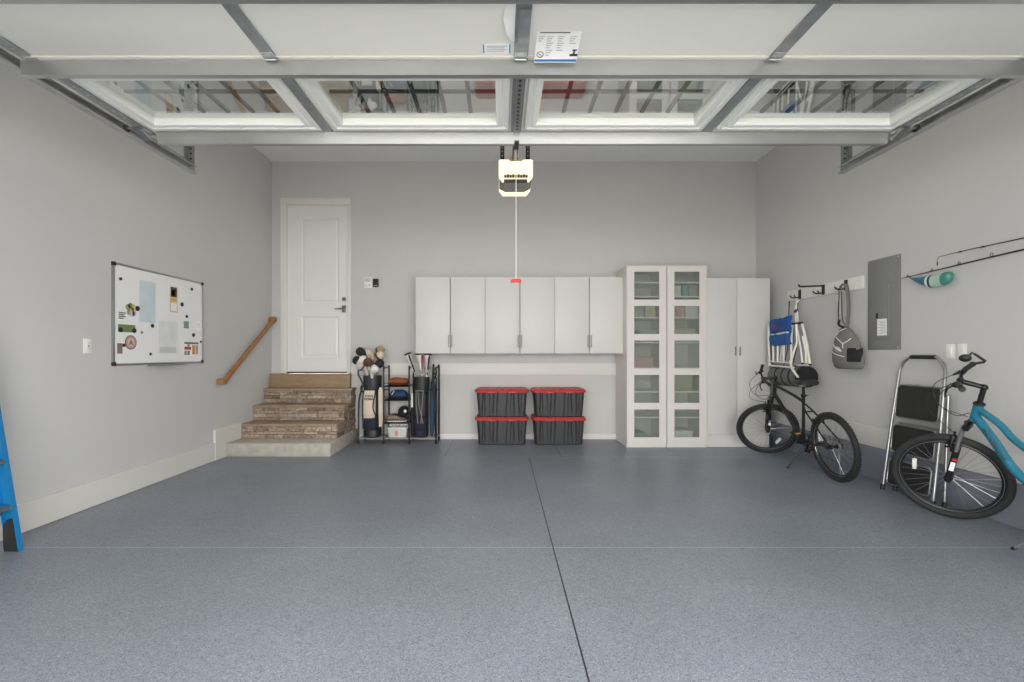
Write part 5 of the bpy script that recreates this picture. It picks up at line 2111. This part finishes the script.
# umbrellas / tubes at the right end
t = thing('umbrella', 'rolled blue umbrella standing right of the black golf bag', 'umbrella', (-.965, 6.36, BZ))
MB().tube([(-.965, 6.36, BZ + .001), (-.965, 6.36, BZ + .06), (-.96, 6.365, .5), (-.955, 6.37, .84), (-.953, 6.372, .90)], [.008, .028, .038, .03, .012], 12).build('canopy', mat('denim_blue', (44, 68, 94), .8, var=.08, scale=30), t)
MB().tube([(-.953, 6.372, .89), (-.948, 6.375, .98), (-.945, 6.376, 1.09), (-.945, 6.376, 1.10)], [.012, .018, .014, .006], 10).build('handle', BLACK, t)
t = thing('umbrella', 'rolled black umbrella with white handle between the shelves and black golf bag', 'umbrella', (-1.225, 6.30, BZ))
MB().tube([(-1.225, 6.285, BZ + .001), (-1.225, 6.285, BZ + .05), (-1.228, 6.29, .4), (-1.23, 6.295, .50)], [.006, .024, .027, .014], 12).build('canopy', BLKFAB, t)
MB().tube([(-1.23, 6.295, .49), (-1.232, 6.30, .56), (-1.233, 6.305, .69)], [.014, .015, .013], 10).build('handle', WHITEP, t)
t = thing('umbrella', 'black strap handled cane standing at the right end post of the golf rack', 'umbrella', (-.92, 6.42, BZ))
MB().tube([(-.925, 6.43, BZ + .001), (-.922, 6.43, .4), (-.915, 6.43, .9)], [.014, .02, .012], 10).build('canopy', BLACK, t)
MB().tube(bez([(-.915, 6.43, .89), (-.935, 6.40, .97), (-.95, 6.41, .90), (-.925, 6.40, .76), (-.905, 6.41, .70)], 5), .008, 8).build('strap', BLKFAB, t)

# things on the shelves
sx0, sx1 = -1.585, -1.29
q = MB()
rings = []
for k in range(10):
    f = k / 9
    x = sx0 + .01 + (.27) * f
    h = .055 * math.sin(math.pi * (.12 + .76 * f)) ** .5
    rings.append([(x, 6.40 - .10 * math.cos(a) * h / .055, .80 + .052 + h * math.sin(a) + .006 * math.sin(9 * f + 3 * a)) for a in (2 * math.pi * j / 14 for j in range(14))])
q.loft(rings)
tag(q.build('knit_bundle', mat('orange_knit', (150, 82, 50), .9, var=.25, scale=55, bump=.6, bscale=120), ang=60), 'orange folded bundle on the top shelf of the golf rack', 'bundle')
t = thing('shoe_bag', 'blue bag with dark base on the second shelf of the golf rack', 'bag', (-1.44, 6.4, .612))
q = MB()
rings = []
for z, hx, hy in ((.6105, .125, .085), (.63, .135, .095), (.67, .13, .09), (.715, .105, .065), (.735, .06, .03)):
    rings.append([(-1.435 + hx * math.cos(a), 6.40 + hy * math.sin(a), z) for a in (2 * math.pi * j / 18 for j in range(18))])
q.loft(rings)
q.build('body', mat('dusk_blue_nylon', (30, 60, 104), .7, var=.1, scale=30), t, ang=60)
q = MB()
q.tube([(-1.565, 6.40, .63), (-1.52, 6.325, .63), (-1.435, 6.302, .63), (-1.35, 6.325, .63), (-1.305, 6.40, .63)], .018, 8)
q.build('base_band', BLACK, t)
q = MB()
q.tube(bez([(-1.52, 6.33, .67), (-1.50, 6.315, .70), (-1.48, 6.32, .725)], 4), .006, 6)
q.build('strap', WHITEP, t)


def shoe(x, y, z, mm, label, rot=0., up=0.):
    t = thing('golf_shoe', label, 'shoe', (x, y, z), 'shoes on the golf rack')
    M4 = Matrix.Translation((x, y, z)) @ Matrix.Rotation(rot, 4, 'Z') @ Matrix.Rotation(up, 4, 'Y')
    q = MB(M4)
    rings = []
    for s, w, h in ((-.135, .025, .05), (-.125, .034, .075), (-.09, .037, .085), (-.04, .036, .08), (.0, .038, .062), (.05, .043, .05), (.09, .042, .044), (.12, .03, .036), (.135, .012, .02)):
        rings.append([(s, w * math.cos(a), .014 + max(0, h * (.5 + .5 * math.sin(a)))) for a in (2 * math.pi * j / 14 for j in range(14))])
    q.loft(rings)
    q.build('upper', mm, t, ang=60)
    q = MB(M4)
    rings = []
    for zz in (.0005, .018):
        rings.append([(.137 * math.cos(a), (.036 + .008 * math.cos(a)) * math.sin(a), zz) for a in (2 * math.pi * j / 20 for j in range(20))])
    q.loft(rings)
    q.build('sole', mat('shoe_sole', (210, 200, 190), .7), t)
    q = MB(M4)
    for k in range(4):
        s = -.03 + k * .026
        q.tube([(s, -.03, .070 - k * .005), (s + .006, 0, .088 - k * .008), (s, .03, .070 - k * .005)], .003, 5)
    q.build('laces', PAPER, t)
    return t


shoe(-1.45, 6.33, .295, mat('mauve_leather', (128, 108, 104), .6), 'mauve brown golf shoe at the front of the third shelf of the golf rack', .1)
shoe(-1.43, 6.45, .295, mat('brown_leather', (74, 58, 54), .55), 'dark brown golf shoe behind the mauve one on the golf rack', -.15)
t = thing('baseball_hat', 'black hat with white patch on the right end of the third shelf', 'hat', (-1.37, 6.40, .39))
q = MB()
q.lathe((-1.365, 6.42, .392), (0, -.25, 1), [(.085, 0), (.086, .03), (.075, .075), (.045, .105), (.0, .115)], 20)
q.build('crown', BLKFAB, t, ang=60)
q = MB()
q.loft([[(-1.365 + .08 * math.cos(a), 6.40 - .035 - e * math.sin(a) * .10, .400 - .02 * e * math.sin(a) + dz) for a in (math.pi * j / 12 for j in range(13))] for e, dz in ((0, 0), (1, 0), (1, -.004), (0, -.004))], caps=False, closed=False)
q.build('brim', BLKFAB, t)
MB().ell((-1.335, 6.335, .44), (.022, .01, .022), n=12, m=8).build('patch', PAPER, t)
# clear bin of golf balls
t = thing('plastic_bin', 'small clear plastic bin with white rim at the bottom of the golf rack', 'bin', (-1.435, 6.38, BZ))
q = MB()


def rb(g, z):
    return [(px, py, z) for px, py in rrect(-1.435, 6.385, .135 + g, .10 + g, .02, 4)]


q.loft([rb(-.012, BZ + .001), rb(0, BZ + .135), rb(-.003, BZ + .135), rb(-.015, BZ + .004)], caps=False)
q.loft([rb(-.012, BZ + .001), rb(-.013, BZ + .004)])
q.build('tub', mat('milky_plastic', (206, 206, 200), .35), t)
q = MB()
q.loft([rb(.0, BZ + .128), rb(.012, BZ + .128), rb(.012, BZ + .140), rb(-.004, BZ + .140)], loop=True)
q.build('rim', WHITEP, t)
mb = MB()
mb.box(-1.46, -1.43, 6.2795, 6.2835, BZ + .03, BZ + .09)
mb.build('sticker', mat('pink_sticker', (214, 120, 120), .6), t)
GB = None
for k in range(15):
    i, j = k % 5, k // 5
    p = V(-1.535 + i * .05 + (.012 if j % 2 else 0), 6.335 + j * .05, BZ + .148 + .004 * ((k * 7) % 3))
    if GB is None:
        mb = MB()
        mb.ell((0, 0, 0), (.0213, .0213, .0213), n=14, m=9)
        GB = mb.build('golf_ball', mat('golf_ball_white', (228, 228, 224), .35))
        tag(GB, 'white golf ball heaped in the clear bin on the golf rack', 'golf ball', 'golf balls in the bin')
        GB.location = p
    else:
        c = GB.copy()
        COL.objects.link(c)
        c.location = p
